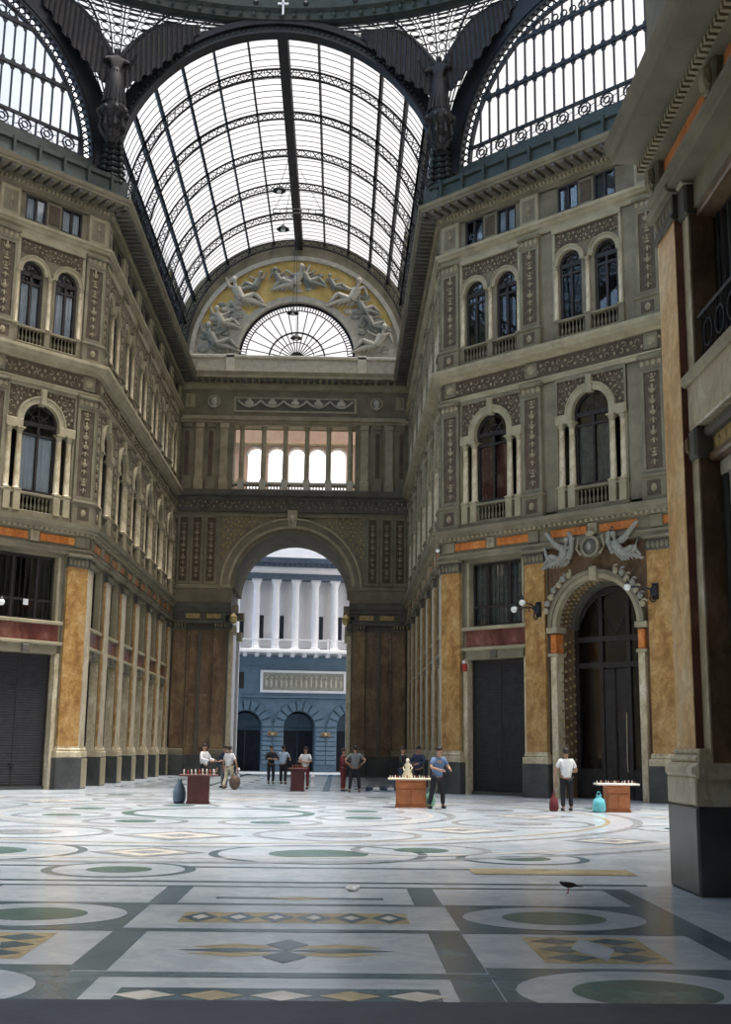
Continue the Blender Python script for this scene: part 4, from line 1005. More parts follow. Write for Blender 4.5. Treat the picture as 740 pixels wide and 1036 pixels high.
    # north arm
    for y in range(20, 46, 4):
        rect('blue', -7, 7, y-.12, y+.12, z1, 'blue_marble')
        for cx in (-5.2, 0, 5.2): annul('ring', cx, y+2, 1.1, 1.35, z2, 'blue_marble', 36); disc('green', cx, y+2, .5, z2, 'green_marble', 24)
    for x in (-2.7, 2.7): rect('warm', x-.15, x+.15, 18.5, 49.4, .0032, 'blue_marble')
    for k, mb in lay.items(): link('marble_inlay', mb.mesh('inlay_'+k), f)
floor()
b = MB(); b.bbox(-7.4, 8.6, -.02, .02, 28.06, 28.7, 'kerb', .01) if False else None
b.box(-7.4, 8.4, 0, .03, 22.68, 43, 'kerb')
o = link('trim_7', b.mesh('kerb')); tag(o, 'dark stone strip across the floor at the very bottom', 'floor strip', None, 'structure')
b = MB(); b.box(-60, 60, -.1, -.02, -130, -49.5, 'street'); o = link('ground', b.mesh('street')); tag(o, 'street paving outside the far arch', 'street', None, 'structure')

# ------------------------------------------------------------------ theatre across the street
def theatre():
    t = bpy.data.objects.new('theatre_building', None); COL.objects.link(t); t.matrix_world = frame(0, 58, 7)
    tag(t, 'blue and white columned theatre building seen through the far arch', 'building')
    P = lambda nm, mb, par=t: link(nm, mb.mesh(nm), par)
    AX = [-15.66, -11.7, -7.74, -3.7, .24, 4.18, 8.1, 12.0]
    w = MB(); prev = -18.0
    for x in AX:
        w.arch_panel(x-1.97, x+1.97, 0, 5.4, x, 3.25, 1.15, -2.2, 0, 't_blue', 14)
        for k in range(9):       # voussoirs
            a = R(10+20*k); c, s = math.cos(a), math.sin(a)
            n = Vector((c, 0, s)); tt = Vector((-s, 0, c)); m = Vector((x, 0, 3.25)); i0, i1 = 1.18, 1.85
            p = [m+n*i0-tt*.16, m+n*i1-tt*.25, m+n*i1+tt*.25, m+n*i0+tt*.16]
            w.add([(v.x, 0, v.z) for v in p]+[(v.x, -.12, v.z) for v in p], [(4, 5, 6, 7), (0, 1, 5, 4), (1, 2, 6, 5), (2, 3, 7, 6), (3, 0, 4, 7)], 't_blue')
        for sgn in (-1, 1):
            for k in range(9): w.bbox(*sorted((x+sgn*1.2, x+sgn*1.95)), .5+k*.34, .78+k*.34, 0, .1, 't_blue', .03)
    w.box(-17.63, 14, 0, 5.4, -2.3, -2.15, 't_dark'); w.box(-17.63, 14, 5.3, 8.5, -2.2, 0, 't_blue'); w.box(-17.63, 14, 5.35, 5.5, 0, .14, 't_blue'); w.box(-17.63, 14, 7.5, 7.62, 0, .08, 't_blue')
    P('wall', w)
    d = MB()
    for i, x in enumerate(AX):
        d = MB(); d.box(x-1.15, x+1.15, 0, 3.0, -1.6, -1.5, 't_dark'); d.box(x-1.15, x+1.15, 3.0, 3.12, -1.6, -1.4, 't_blue'); d.box(x-.04, x+.04, 0, 3, -1.5, -1.44, 't_slate')
        dd = P('door', d); g = MB(); n = 10; g.prism([(x+1.15*math.cos(PI*k/n), 3.12+1.15*math.sin(PI*k/n)) for k in range(n+1)], -1.6, -1.55, 't_blue'); P('fanlight', g, dd)
    for x in (-1.75, 2.2, 6.1, -5.7):
        m = MB(); m.bbox(x-.35, x+.35, 2.55, 2.85, .08, .16, 'brown', .03); m.ell((x, -.16, 2.7), (.12, .05, .1), 'ochre_marble', 8, 5); P('plaque', m)
    m = MB(); m.bbox(-2.75, 3.7, 5.72, 7.38, 0, .12, 't_white', .05); m.box(-2.55, 3.5, 5.9, 7.2, .12, .124, 'statue_grey')
    r = random.Random(9)
    for k in range(16):
        x = -2.3+k*.37; m.ell((x, -.14, 6.4), (.1, .05, .33), 'statue', 7, 5); m.ell((x+.02, -.15, 6.85), (.07, .05, .08), 'statue', 6, 5); m.tube([(x, -.15, 6.6), (x+r.uniform(-.2, .2), -.15, 6.6+r.uniform(-.2, .25))], .035, 'statue', 4)
    P('relief_panel', m)
    w2 = MB(); w2.bbox(-4.6, -3.95, 6.0, 7.2, -.02, .04, 'wood', .02); P('shuttered_window', w2)
    # balcony
    b = MB(); b.bbox(-17.63, 14, 8.62, 8.86, -.2, 1.1, 't_white', .03)
    for k in range(36): b.bbox(-17.3+k*.88, -17.02+k*.88, 8.35, 8.64, 0, .85, 't_white', .04)
    P('balcony', b)
    b = MB(); b.box(-17.63, 14, 9.55, 9.62, .95, 1.05, 't_white')
    for k in range(200): b.box(-17.6+k*.158, -17.57+k*.158, 8.86, 9.56, .98, 1.01, 't_white')
    for k in range(9): b.box(-17.4+k*3.9, -17.28+k*3.9, 8.86, 9.7, .93, 1.07, 't_white')
    P('railing', b)
    u = MB(); u.box(-17.63, 14, 8.5, 14.3, -3, -.9, 't_white'); P('upper_wall', u)
    cm = column_mesh(5.35, .27, 't_white', 't_white')
    for k in range(-7, 7):
        x = .08-.22+k*1.49; 
        link('column', cm, t, (x-.08, .2, 8.86))
    for x in (-4.22, -2.73, -1.2, 1.8, 3.24, 4.75, -7.2, 7.7):
        v = MB(); v.box(x-.16, x+.16, 9.75, 11.55, -.92, -.86, 't_dark'); v.bbox(x-.22, x-.16, 9.7, 11.6, -.9, -.82, 't_white', .01); v.bbox(x+.16, x+.22, 9.7, 11.6, -.9, -.82, 't_white', .01); P('window', v)
    e = MB(); e.cornice([(-1, 14.2), (.35, 14.2), (.35, 14.45), (.4, 14.5), (.4, 14.62)], -17.63, 14, 't_slate'); e.box(-17.63, 14, 14.6, 15.15, -1, .32, 't_white')
    for k in range(18): e.prism([(-17+k*1.7, 14.95), (-16.2+k*1.7, 14.7), (-15.4+k*1.7, 14.95), (-16.2+k*1.7, 15.12)], .32, .36, 't_white')
    P('entablature', e)
    e = MB(); e.cornice([(-1, 15.1), (.4, 15.12), (.5, 15.3), (.9, 15.4), (1.0, 15.75), (-1, 15.95)], -17.63, 14, 't_slate')
    for k in range(80): e.box(-17.5+k*.4, -17.3+k*.4, 15.2, 15.36, .4, .75, 't_slate')
    P('cornice', e)
    a = MB(); a.box(-17.63, 14, 15.9, 20.5, -4, -.8, 't_white'); a.bbox(-17.63, 14, 20.3, 20.7, -4, -.5, 't_white', .05); P('attic', a)
    for x in (-4.3, -2.0, 1.75, 4.2): v = MB(); v.bbox(x-.38, x+.38, 16.6, 16.95, -.82, -.76, 't_dark', .01); P('window', v)
    return t
theatre()

# ------------------------------------------------------------------ figures
def skin_obj(name, verts, edges, radii, mat, parent=None, sub=2, root=0, mw=None):
    me = bpy.data.meshes.new(name); me.from_pydata(verts, edges, []); me.materials.append(M[mat])
    o = link(name, me, parent)
    sk = o.modifiers.new('skin', 'SKIN'); sk.use_smooth_shade = True
    layer = me.skin_vertices[0] if me.skin_vertices else None
    if layer is None:
        bpy.context.view_layer.update()
        layer = me.skin_vertices[0] if me.skin_vertices else None
    if layer is None:
        for i in range(len(verts)): pass
    else:
        for i, r in enumerate(radii):
            layer.data[i].radius = (r, r) if not isinstance(r, tuple) else r
            layer.data[i].use_root = (i == root)
    o.modifiers.new('sub', 'SUBSURF').levels = sub; o.modifiers['sub'].render_levels = sub
    return o
class Skel:
    def __init__(s): s.v = []; s.e = []; s.r = []
    def p(s, co, r, par=None):
        s.v.append(tuple(co)); s.r.append(r)
        if par is not None: s.e.append((par, len(s.v)-1))
        return len(s.v)-1
def loft(b, secs, mat, n=12, caps=True):
    """secs: list of (centre, rx, ry, dir) rings perpendicular to the path, flattened by rx/ry in world x/y"""
    vs = []; fs = []
    for c, rx, ry in secs:
        for k in range(n): a = 2*PI*k/n; vs.append((c[0]+rx*math.cos(a), c[1]+ry*math.sin(a), c[2]))
    for i in range(len(secs)-1):
        for k in range(n): fs.append((i*n+k, i*n+(k+1) % n, (i+1)*n+(k+1) % n, (i+1)*n+k))
    if caps: fs += [list(range(n))[::-1], [(len(secs)-1)*n+k for k in range(n)]]
    b.add(vs, fs, mat)
def person(loc, yaw, label, shirt, trousers, H=1.82, pose=None, hair='hair', lean=0, skirt=False, long_sleeve=False, group=None, nhair=1):
    """local: faces -y. joints in metres for a 1.75 m figure, scaled"""
    ps = dict(la=(-.32, -.02, .98), lh=(-.34, -.12, .78), ra=(.32, -.02, .98), rh=(.34, -.12, .78), lf=(-.11, 0, .08), lk=(-.11, -.02, .5), rf=(.11, 0, .08), rk=(.11, -.02, .5), hy=0)
    ps.update(pose or {})
    root = bpy.data.objects.new('person', None); COL.objects.link(root); tag(root, label, 'person', group)
    k = H/1.75; root.matrix_world = Matrix.Translation(loc) @ Matrix.Rotation(yaw, 4, 'Z') @ Matrix.Scale(k, 4)
    lx = lambda z: -lean*max(0, z-.95)       # lean forward (towards -y)
    def sh(c): return (c[0], c[1]+lx(c[2]), c[2])
    S = Skel()
    pel = S.p(sh((0, 0, .95)), .13); ab = S.p(sh((0, 0, 1.1)), .115, pel); ch = S.p(sh((0, 0, 1.3)), .135, ab); nb = S.p(sh((0, .01, 1.44)), .065, ch); nk = S.p(sh((0, 0, 1.5)), .052, nb)
    h1 = S.p(sh((0, -.02, 1.57)), .072, nk); h2 = S.p(sh((0, -.01, 1.66)), .088, h1); h3 = S.p(sh((0, 0, 1.72)), .055, h2)
    for s_, a, h in ((-1, 'la', 'lh'), (1, 'ra', 'rh')):
        shd = S.p(sh((s_*.17, 0, 1.4)), .062, ch); el = ps[a]; hd = ps[h]
        el = (el[0], el[1]+lx(el[2]+.2), el[2]+.12); hd = (hd[0], hd[1]+lx(hd[2]+.2), hd[2])
        e = S.p(el, .042, shd); wv = Vector(hd)-Vector(el); wv.normalize()
        wr = S.p(hd, .028, e); pm = S.p(Vector(hd)+wv*.06, .03, wr)
        side = wv.cross(Vector((0, 1, 0)));
        if side.length < .1: side = Vector((1, 0, 0))
        side.normalize()
        for j, (o_, ln) in enumerate(((-.028, .07), (-.01, .082), (.01, .078), (.027, .062))):
            q0 = Vector(hd)+wv*.085+side*o_; f1 = S.p(q0+wv*ln*.55, .0095, pm) ; S.p(q0+wv*ln+Vector((0, -.015, 0)), .0075, f1)
        S.p(Vector(hd)+wv*.06+side*-.06+Vector((0, -.02, 0)), .011, wr)
    for s_, kk, ff in ((-1, 'lk', 'lf'), (1, 'rk', 'rf')):
        hp = S.p((s_*.095, 0, .88), .09, pel); kn = S.p(ps[kk], .06, hp); ft = ps[ff]; an = S.p(ft, .042, kn); S.p((ft[0], ft[1]-.14, max(.035, ft[2]-.04)), .035, an)
    body = skin_obj('body', S.v, S.e, S.r, 'skin', root, 2, 0)
    # face and ears
    hc = Vector(sh((0, -.01, 1.64)))
    f = MB(); f.ell((hc.x, hc.y-.098, hc.z-.012), (.014, .022, .025), 'skin', 6, 5); link('nose', f.mesh('nose'), root)
    f = MB(); f.ell((hc.x, hc.y-.082, hc.z-.055), (.028, .012, .008), 'c_maroon', 6, 4); link('mouth', f.mesh('mouth'), root)
    for s_ in (-1, 1):
        f = MB(); f.ell((hc.x+s_*.088, hc.y+.01, hc.z-.01), (.012, .022, .032), 'skin', 6, 5); link('ear', f.mesh('ear'), root)
        f = MB(); f.ell((hc.x+s_*.032, hc.y-.084, hc.z+.012), (.013, .008, .008), 'hair', 6, 4); link('eye', f.mesh('eye'), root)
    f = MB(); vs = []
    f.ell((hc.x, hc.y+.022, hc.z+.035), (.098, .105, .098), hair, 12, 8)
    if skirt: f.ell((hc.x, hc.y+.06, hc.z-.05), (.085, .06, .14), hair, 10, 6)
    link('hair', smooth_by(f.mesh('hair')), root)
    # shirt
    T = Skel(); a0 = T.p(sh((0, 0, 1.08)), .15)
    lo = T.p(sh((0, 0, .93)), .148, a0); up = T.p(sh((0, 0, 1.28)), .158, a0); nc = T.p(sh((0, .01, 1.43)), .08, up)
    for s_, a, h in ((-1, 'la', 'lh'), (1, 'ra', 'rh')):
        el = ps[a]; el = Vector((el[0], el[1]+lx(el[2]+.2), el[2]+.12)); s0 = Vector(sh((s_*.175, 0, 1.395))); sd = T.p(s0, .08, up)
        if long_sleeve:
            e = T.p(el, .056, sd); hd = ps[h]; hd = Vector((hd[0], hd[1]+lx(hd[2]+.2), hd[2])); T.p(el.lerp(hd, .88), .042, e)
        else: T.p(s0.lerp(el, .72), .064, sd)
    skin_obj('shirt', T.v, T.e, T.r, shirt, root, 2, 0)
    if skirt:
        b = MB(); loft(b, [((0, lx(1.0), 1.02), .15, .12), ((0, 0, .9), .19, .16), ((0, 0, .7), .22, .19), ((0, 0, .48), .25, .22)], trousers, 16); link('skirt', smooth_by(b.mesh('skirt'), 60), root)
    else:
        T = Skel(); a0 = T.p((0, 0, .97), .14)
        for s_, kk, ff in ((-1, 'lk', 'lf'), (1, 'rk', 'rf')):
            hp = T.p((s_*.1, 0, .86), .105, a0); kn = T.p(ps[kk], .078, hp); ft = Vector(ps[ff]); T.p(Vector(ps[kk]).lerp(ft, .93), .064, kn)
        skin_obj('trousers', T.v, T.e, T.r, trousers, root, 2, 0)
    for s_, ff in ((-1, 'lf'), (1, 'rf')):
        ft = ps[ff]; b = MB(); b.ell((ft[0], ft[1]-.06, max(.045, ft[2]-.035)), (.05, .14, .045), 'shoe', 10, 6); link('shoe', smooth_by(b.mesh('shoe')), root)
    return root
arm_out = dict(rh=(.22, -.42, 1.12), ra=(.3, -.12, 1.05)); both_out = dict(lh=(-.16, -.42, 1.1), la=(-.3, -.1, 1.04), rh=(.16, -.42, 1.1), ra=(.3, -.1, 1.04))
hips = dict(lh=(-.2, -.08, 1.0), la=(-.4, .08, 1.08), rh=(.2, -.08, 1.0), ra=(.4, .08, 1.08))
stride = dict(lf=(-.11, -.22, .08), lk=(-.11, -.14, .5), rf=(.11, .24, .1), rk=(.11, .04, .48))
cross = dict(lh=(.1, -.2, 1.12), la=(-.3, -.08, 1.02), rh=(-.1, -.2, 1.14), ra=(.3, -.08, 1.02))
person((-2.48, 19.9, 0), R(60), 'person in a white shirt and dark trousers reaching to the right behind the maroon stall', 'c_white', 'c_black', 1.86, both_out, long_sleeve=True)
person((-1.75, 21.6, 0), R(-40), 'person in dark clothes facing the white-shirted one behind the maroon stall', 'c_navy', 'c_grey', 1.8, arm_out, long_sleeve=True)
person((-1.42, 20.0, 0), R(150), 'person in a white top and pale trousers striding before the lit arch pillar', 'c_white', 'c_cream', 1.78, stride)
person((-.1, 28, 0), R(20), 'person in black standing left of the pale blue shirted one in the archway', 'c_black', 'c_black', 1.84, cross, long_sleeve=True)
person((.5, 28, 0), R(160), 'person in a pale blue shirt with back turned in the archway', 'c_lblue', 'c_black', 1.84, both_out)
person((1.78, 21, 0), R(-20), 'person in a white top with red scarf behind the small central stall', 'c_white', 'c_maroon', 1.78, cross)
person((3.4, 19.2, 0), R(70), 'person in maroon clothes left of the grey waistcoated one', 'c_maroon', 'c_maroon', 1.74, cross, long_sleeve=True)
person((3.88, 18, 0), R(185), 'person in grey waistcoat and white sleeves, hands on hips, legs apart', 'c_grey', 'c_black', 1.86, dict(hips, lf=(-.18, 0, .08), rf=(.2, -.05, .08), lk=(-.15, -.02, .5), rk=(.16, -.04, .5)))
person((5.75, 16.6, 0), R(60), 'person in black farthest left of the group behind the orange brown stall', 'c_black', 'c_navy', 1.82, cross, long_sleeve=True)
person((6.45, 17.6, 0), R(-30), 'person in dark navy jacket in the middle of the group behind the orange brown stall', 'c_navy', 'c_black', 1.86, both_out, long_sleeve=True)
person((6.2, 5.2, 0), R(25), 'person in a blue shirt and black trousers leaning over the orange brown stall', 'c_blue', 'c_black', 1.84, dict(both_out, lf=(-.2, .12, .08), lk=(-.16, 0, .5), rf=(.3, .2, .08), rk=(.22, .06, .5)), lean=.18)
person((10.05, 4.8, 0), R(188), 'person in a white shirt and dark trousers standing alone before the portal', 'c_white', 'c_black', 1.84, dict(lf=(-.13, 0, .08), rf=(.14, .1, .08), lh=(-.2, -.25, 1.1), rh=(.3, -.05, .8)))

# ------------------------------------------------------------------ stalls and small goods
def stall(loc, yaw, label, mat, w, d, h, topw, topmat, panel=True):
    root = bpy.data.objects.new('market_stall', None); COL.objects.link(root); root.matrix_world = Matrix.Translation(loc) @ Matrix.Rotation(yaw, 4, 'Z')
    tag(root, label, 'stall')
    b = MB(); b.bbox(-w/2, w/2, .05, h-.06, -d/2, d/2, mat, .015); b.box(-w/2-.02, w/2+.02, 0, .07, -d/2-.01, d/2+.02, mat)
    link('cabinet', b.mesh('cabinet'), root)
    if panel:
        for x0, x1 in ((-w/2+.05, -.02), (.02, w/2-.05)):
            p = MB(); p.bbox(x0, x1, .12, h*.62, d/2, d/2+.025, mat, .012); dd = link('door', p.mesh('door'), root)
            p = MB(); p.ell(((x0+x1)/2, -d/2-.035, h*.55), (.02, .02, .02), 'gold', 6, 5); link('knob', p.mesh('knob'), dd)
        p = MB(); p.bbox(-w/2+.04, w/2-.04, h*.68, h*.68+.16, d/2, d/2+.03, mat, .015); link('drawer', p.mesh('drawer'), root)
    b = MB(); b.bbox(-topw/2, topw/2, h-.07, h-.02, -d/2-.12, d/2+.12, topmat, .01); link('tabletop', b.mesh('tabletop'), root)
    return root
def goods(loc, yaw, n, w, d, h, kind, label, group, mats, s=1.0, seed=1):
    r = random.Random(seed); first = {}
    for i in range(n):
        x = -w/2+w*(i+.5)/n+r.uniform(-.01, .01); y = r.uniform(-d/3, d/3); mt = mats[i % len(mats)]
        if mt not in first:
            b = MB(); b.lathe([(.045, 0), (.05, .02), (.03, .06), (.045, .11), (.03, .16), (.012, .18)], (0, 0, 0), mt, 8); b.ell((0, 0, .19), (.032, .032, .032), mt, 8, 5); first[mt] = smooth_by(b.mesh('figurine'))
        o = bpy.data.objects.new('figurine', first[mt]); COL.objects.link(o); o.matrix_world = Matrix.Translation(loc) @ Matrix.Rotation(yaw, 4, 'Z') @ Matrix.Translation((x, y, h-.02)) @ Matrix.Scale(s*r.uniform(.8, 1.1), 4)
        tag(o, label, 'figurine', group)
stall((-1.17, 6.8, 0), R(4), 'maroon cabinet stall at the left of the floor with trinkets along its top', 'cart_maroon', .68, .55, .92, 1.18, 'cart_maroon', False)
goods((-1.17, 6.8, 0), R(4), 9, 1.05, .5, .92, 'f', 'small pale trinket standing on the maroon stall', 'pale trinkets on the maroon stall', ['pale_item', 'red_item', 'pale_item'], .75, 3)
stall((5.45, 6.0, 0), R(-2), 'orange brown cabinet stall with a doll on top before the group at right', 'cart_brown', .92, .6, .9, 1.4, 'c_cream')
goods((5.45, 6.0, 0), R(-2), 18, 1.35, .5, .9, 'f', 'pale trinket crowding the cloth top of the orange brown stall', 'trinkets on the right-centre stall', ['pale_item', 'pale_item', 'pale_item', 'red_item'], .38, 4)
stall((11.5, 4.6, 0), R(-3), 'reddish brown cabinet stall before the dark portal with trinkets on top', 'cart_brown', .7, .55, .85, 1.25, 'pale_item')
goods((11.5, 4.6, 0), R(-3), 15, 1.2, .45, .85, 'f', 'pale trinket lined up on the stall before the portal', 'trinkets on the portal stall', ['pale_item', 'pale_item', 'red_item'], .38, 6)
stall((1.53, 18.6, 0), R(0), 'small dark brown stall in the centre of the archway', 'cart_maroon', .55, .5, .95, .8, 'cart_maroon', False)
goods((1.53, 18.6, 0), 0, 5, .5, .3, .95, 'f', 'tiny dark trinket on the small central stall', 'trinkets on the central stall', ['cart_brown', 'red_item'], .7, 8)
def bag(loc, mat, h, r, name, label):
    b = MB(); prof = [(r*.75, 0), (r, h*.15), (r*1.02, h*.45), (r*.8, h*.72), (r*.35, h*.88), (r*.4, h)]
    b.lathe(prof, (0, 0, 0), mat, 14)
    rr = random.Random(len(label)); b.v = [(x*(1+rr.uniform(-.08, .08)), y*.8*(1+rr.uniform(-.08, .08)), z) for x, y, z in b.v]
    o = link(name, smooth_by(b.mesh(name), 70), None, loc); tag(o, label, 'bag')
    g = MB(); g.tube([(r*.3*math.cos(PI*k/8), 0, h*.95+.12*math.sin(PI*k/8)) for k in range(9)], .012, mat, 5); link('handle', g.mesh('handle'), o)
    return o
bag((-1.8, 7.1, 0), 'bag_blue', .72, .2, 'plastic_bag', 'slate blue bag standing left of the maroon stall')
bag((10.88, 4.2, 0), 'bag_teal', .5, .2, 'plastic_bag', 'turquoise plastic bag left of the stall before the portal')
bag((6.08, 6.6, 0), 'bag_green', .5, .16, 'plastic_bag', 'green plastic bag right of the orange brown cabinet')
bag((9.62, 4.6, 0), 'c_maroon', .5, .14, 'shoulder_bag', 'dark red bag beside the person in a white shirt near the portal')
b = MB(); b.ell((0, 0, .3), (.24, .2, .3), 'ball', 12, 8); b.tube([(-.15, 0, .5), (0, 0, .8), (.15, 0, .5)], .015, 'ball', 5)
o = link('round_bag', smooth_by(b.mesh('round_bag')), None, (-1.12, 19.5, .0)); tag(o, 'round brown bag on the floor before the lit arch pillar', 'bag')
for i, (x, y, h, lab) in enumerate(((-1.94, 31.0, .7, 'short white bollard in the archway left of the central stall'), (1.97, 27.0, .5, 'short white box in the archway right of the central stall'))):
    b = MB(); b.lathe([(.1, 0), (.1, .06), (.07, .1), (.07, h-.14), (.1, h-.1), (.06, h)], (0, 0, 0), 't_white', 10)
    o = link('bollard', smooth_by(b.mesh('bollard')), None, (x, y, 0)); tag(o, lab, 'bollard')
# goods laid out on a white cloth near the right pier
b = MB(); n = 24; vs = []
for i in range(n+1):
    for j in range(5): vs.append((-1.15+2.3*i/n, -.4+.2*j, .02+.012*math.sin(i*1.3+j)))
b.add(vs, [(i*5+j, (i+1)*5+j, (i+1)*5+j+1, i*5+j+1) for i in range(n) for j in range(4)], 'c_lblue')
o = link('ground_cloth', b.mesh('cloth'), None, (5.4, 19.5, 0)); tag(o, 'pale cloth spread on the floor with goods right of the hands-on-hips person', 'cloth')
r = random.Random(2); bm_ = {}
for i in range(14):
    mt = ('c_navy', 'c_black', 'c_white', 'c_maroon')[i % 4]
    if mt not in bm_:
        q_ = MB(); q_.bbox(-.13, .13, 0, .12, -.08, .08, mt, .02); q_.tube([(-.07, 0, .11), (0, 0, .22), (.07, 0, .11)], .01, mt, 4); bm_[mt] = q_.mesh('handbag')
    o = bpy.data.objects.new('handbag', bm_[mt]); COL.objects.link(o); o.location = (4.5+.3*(i//2), 19.3+.38*(i % 2), .035); o.rotation_euler = (0, 0, r.uniform(-.15, .15)); tag(o, 'small bag laid out on the pale floor cloth', 'bag', 'bags on the floor cloth')
# white garment doll on the right-centre stall
b = MB(); loft(b, [((0, 0, 0), .16, .12), ((0, 0, .1), .15, .11), ((0, 0, .28), .07, .06), ((0, 0, .38), .09, .06), ((0, 0, .46), .04, .04)], 'c_cream', 14); b.ell((0, 0, .52), (.055, .055, .07), 'pale_item', 10, 7)
b.tube([(-.08, 0, .4), (-.14, -.03, .3), (-.1, -.08, .22)], .025, 'c_cream', 6); b.tube([(.08, 0, .4), (.14, -.03, .3), (.1, -.08, .22)], .025, 'c_cream', 6)
o = link('doll', smooth_by(b.mesh('doll'), 60), None, (5.36, 6.22, .885)); tag(o, 'cream dressed doll standing on the orange brown stall', 'doll')
# crumpled paper
b = MB(); b.ell((0, 0, .03), (.09, .06, .035), 'paper', 10, 6); rr = random.Random(3); b.v = [(x*rr.uniform(.7, 1.25), y*rr.uniform(.7, 1.25), max(0, z*rr.uniform(.6, 1.4))) for x, y, z in b.v]
o = link('crumpled_paper', b.mesh('paper'), None, (3.42, -15.9, .005)); tag(o, 'crumpled white paper lying on the floor left of the pigeon', 'litter')
# pigeon
S = Skel(); c = S.p((0, 0, .16), .062); f1 = S.p((-.08, 0, .175), .05, c); n1 = S.p((-.13, 0, .2), .03, f1); S.p((-.165, 0, .215), .027, n1); t1 = S.p((.1, 0, .15), .042, c); t2 = S.p((.17, 0, .14), .022, t1); S.p((.23, 0, .135), .014, t2)
pg = bpy.data.objects.new('pigeon', None); COL.objects.link(pg); pg.matrix_world = Matrix.Translation((6.15, -15.9, .0)) @ Matrix.Rotation(R(8), 4, 'Z') @ Matrix.Scale(.66, 4); tag(pg, 'dark pigeon standing on the marble floor in front of the near pier', 'pigeon')
skin_obj('body', S.v, S.e, S.r, 'feather', pg, 2, 0)
b = MB()
for s_ in (-1, 1):
    b.tube([(0.01, s_*.02, .12), (.01, s_*.02, .05), (0, s_*.02, .006)], .006, 'c_red', 5)
    for k in (-.4, 0, .4): b.tube([(0, s_*.02, .006), (-.035*math.cos(k), s_*.02+.035*math.sin(k), .004)], .004, 'c_red', 4)
link('leg', b.mesh('legs'), pg)
b = MB(); b.tube([(-.185, 0, .212), (-.215, 0, .205)], .008, 'c_grey', 5, .002); link('beak', b.mesh('beak'), pg)
for s_ in (-1, 1):
    b = MB(); b.ell((.04, s_*.052, .165), (.11, .015, .042), 'feather', 10, 6); link('wing', smooth_by(b.mesh('wing')), pg)
b = MB(); b.prism([(.17, .125), (.3, .118), (.3, .135), (.17, .152)], -.03, .03, 'feather'); link('tail', b.mesh('tail'), pg)

# ------------------------------------------------------------------ winged statues on the pendentives
def winged(x, y, ang, label):
    root = bpy.data.objects.new('winged_statue', None); COL.objects.link(root); root.matrix_world = Matrix.Translation((x, y, 29.3)) @ Matrix.Rotation(R(ang), 4, 'Z')
    tag(root, label, 'statue')
    b = MB(); b.lathe([(.2, -1.6), (.34, -1.35), (.3, -1.0), (.46, -.7), (.4, -.5), (.62, -.25), (.66, -.02), (.5, .02)], (0, .1, 0), 'bronze', 14)
    for k in range(8):
        a = 2*PI*k/8; c, q9 = math.cos(a), math.sin(a)
        b.tube([(.3*c, .1+.3*q9, -1.3), (.55*c, .1+.55*q9, -.9), (.5*c, .1+.5*q9, -.45), (.7*c, .1+.7*q9, -.2)], .1, 'bronze', 6, .05); b.ell((.62*c, .1+.62*q9, -.15), (.14, .14, .14), 'bronze', 7, 5)
    link('pedestal', b.mesh('pedestal'), root)
    S = Skel(); p = S.p((0, 0, 1.55), .26); ab = S.p((0, 0, 1.9), .22, p); ch = S.p((0, -.03, 2.25), .28, ab); nk = S.p((0, 0, 2.6), .11, ch); h1 = S.p((0, -.03, 2.75), .15, nk); h2 = S.p((0, -.02, 2.95), .16, h1)
    for s_ in (-1, 1):
        sd = S.p((s_*.34, 0, 2.42), .13, ch); e = S.p((s_*.62, -.2, 2.2), .09, sd); hd = S.p((s_*.75, -.5, 2.5), .06, e)
        for k in range(4): S.p((s_*(.72+.03*k), -.62, 2.58+.02*k), .02, hd)
        hp = S.p((s_*.16, 0, 1.35), .2, p); kn = S.p((s_*.18, -.1, .8), .15, hp); an = S.p((s_*.16, .02, .18), .1, kn); S.p((s_*.17, -.22, .09), .08, an)
    skin_obj('body', S.v, S.e, S.r, 'bronze', root, 2, 0)
    b = MB(); loft(b, [((0, 0, 1.95), .27, .22), ((0, 0, 1.6), .38, .32), ((.02, -.03, 1.1), .4, .36), ((.03, .02, .55), .42, .38), ((.05, .05, .05), .52, .45)], 'bronze', 16); 
    for k in range(16): a = 2*PI*k/16; b.tube([(.3*math.cos(a), .25*math.sin(a), 1.8), (.4*math.cos(a), .34*math.sin(a), 1.0), (.5*math.cos(a), .42*math.sin(a), .25)], .05, 'bronze', 5)
    link('robe', smooth_by(b.mesh('robe'), 70), root)
    for s_ in (-1, 1):
        b = MB(); N = 16; top = []; bot = []
        for k in range(N+1):
            t = k/N; x = .15+3.5*t; zt = 2.6+1.75*math.sin(min(1, t*1.7)*PI/2)+.5*t; zb = .9+2.6*t+.9*t*t+(.22 if k % 2 else 0)
            y = .18-.5*t; top.append((s_*x, y, zt)); bot.append((s_*x, y, min(zb, zt-.05)))
        vs = []
        for th in (-.09, .09):
            for k in range(N+1): vs += [(top[k][0], top[k][1]+th, top[k][2]), (bot[k][0], bot[k][1]+th*.4, bot[k][2])]
        M_ = 2*(N+1); fs = []
        for k in range(N):
            i = 2*k; fs += [(i, i+2, i+3, i+1), (M_+i, M_+i+1, M_+i+3, M_+i+2), (i, M_+i, M_+i+2, i+2), (i+1, i+3, M_+i+3, M_+i+1)]
        fs += [(0, 1, M_+1, M_), (M_-2, 2*M_-2, 2*M_-1, M_-1)]
        b.add(vs, fs, 'bronze')
        for k in range(0, N, 1): b.tube([(top[k][0], top[k][1]-.08, top[k][2]), (bot[k][0]+s_*.1, bot[k][1]-.07, bot[k][2]+.05)], .07, 'bronze', 5, .04)
        b.tube([(t_[0], t_[1]-.03, t_[2]) for t_ in top], .13, 'bronze', 6, .07)
        link('wing', smooth_by(b.mesh('wing'), 60), root)
    return root
winged(7.2, 16.7, -22.5, 'dark winged bronze figure between the arches at the right of the vault')
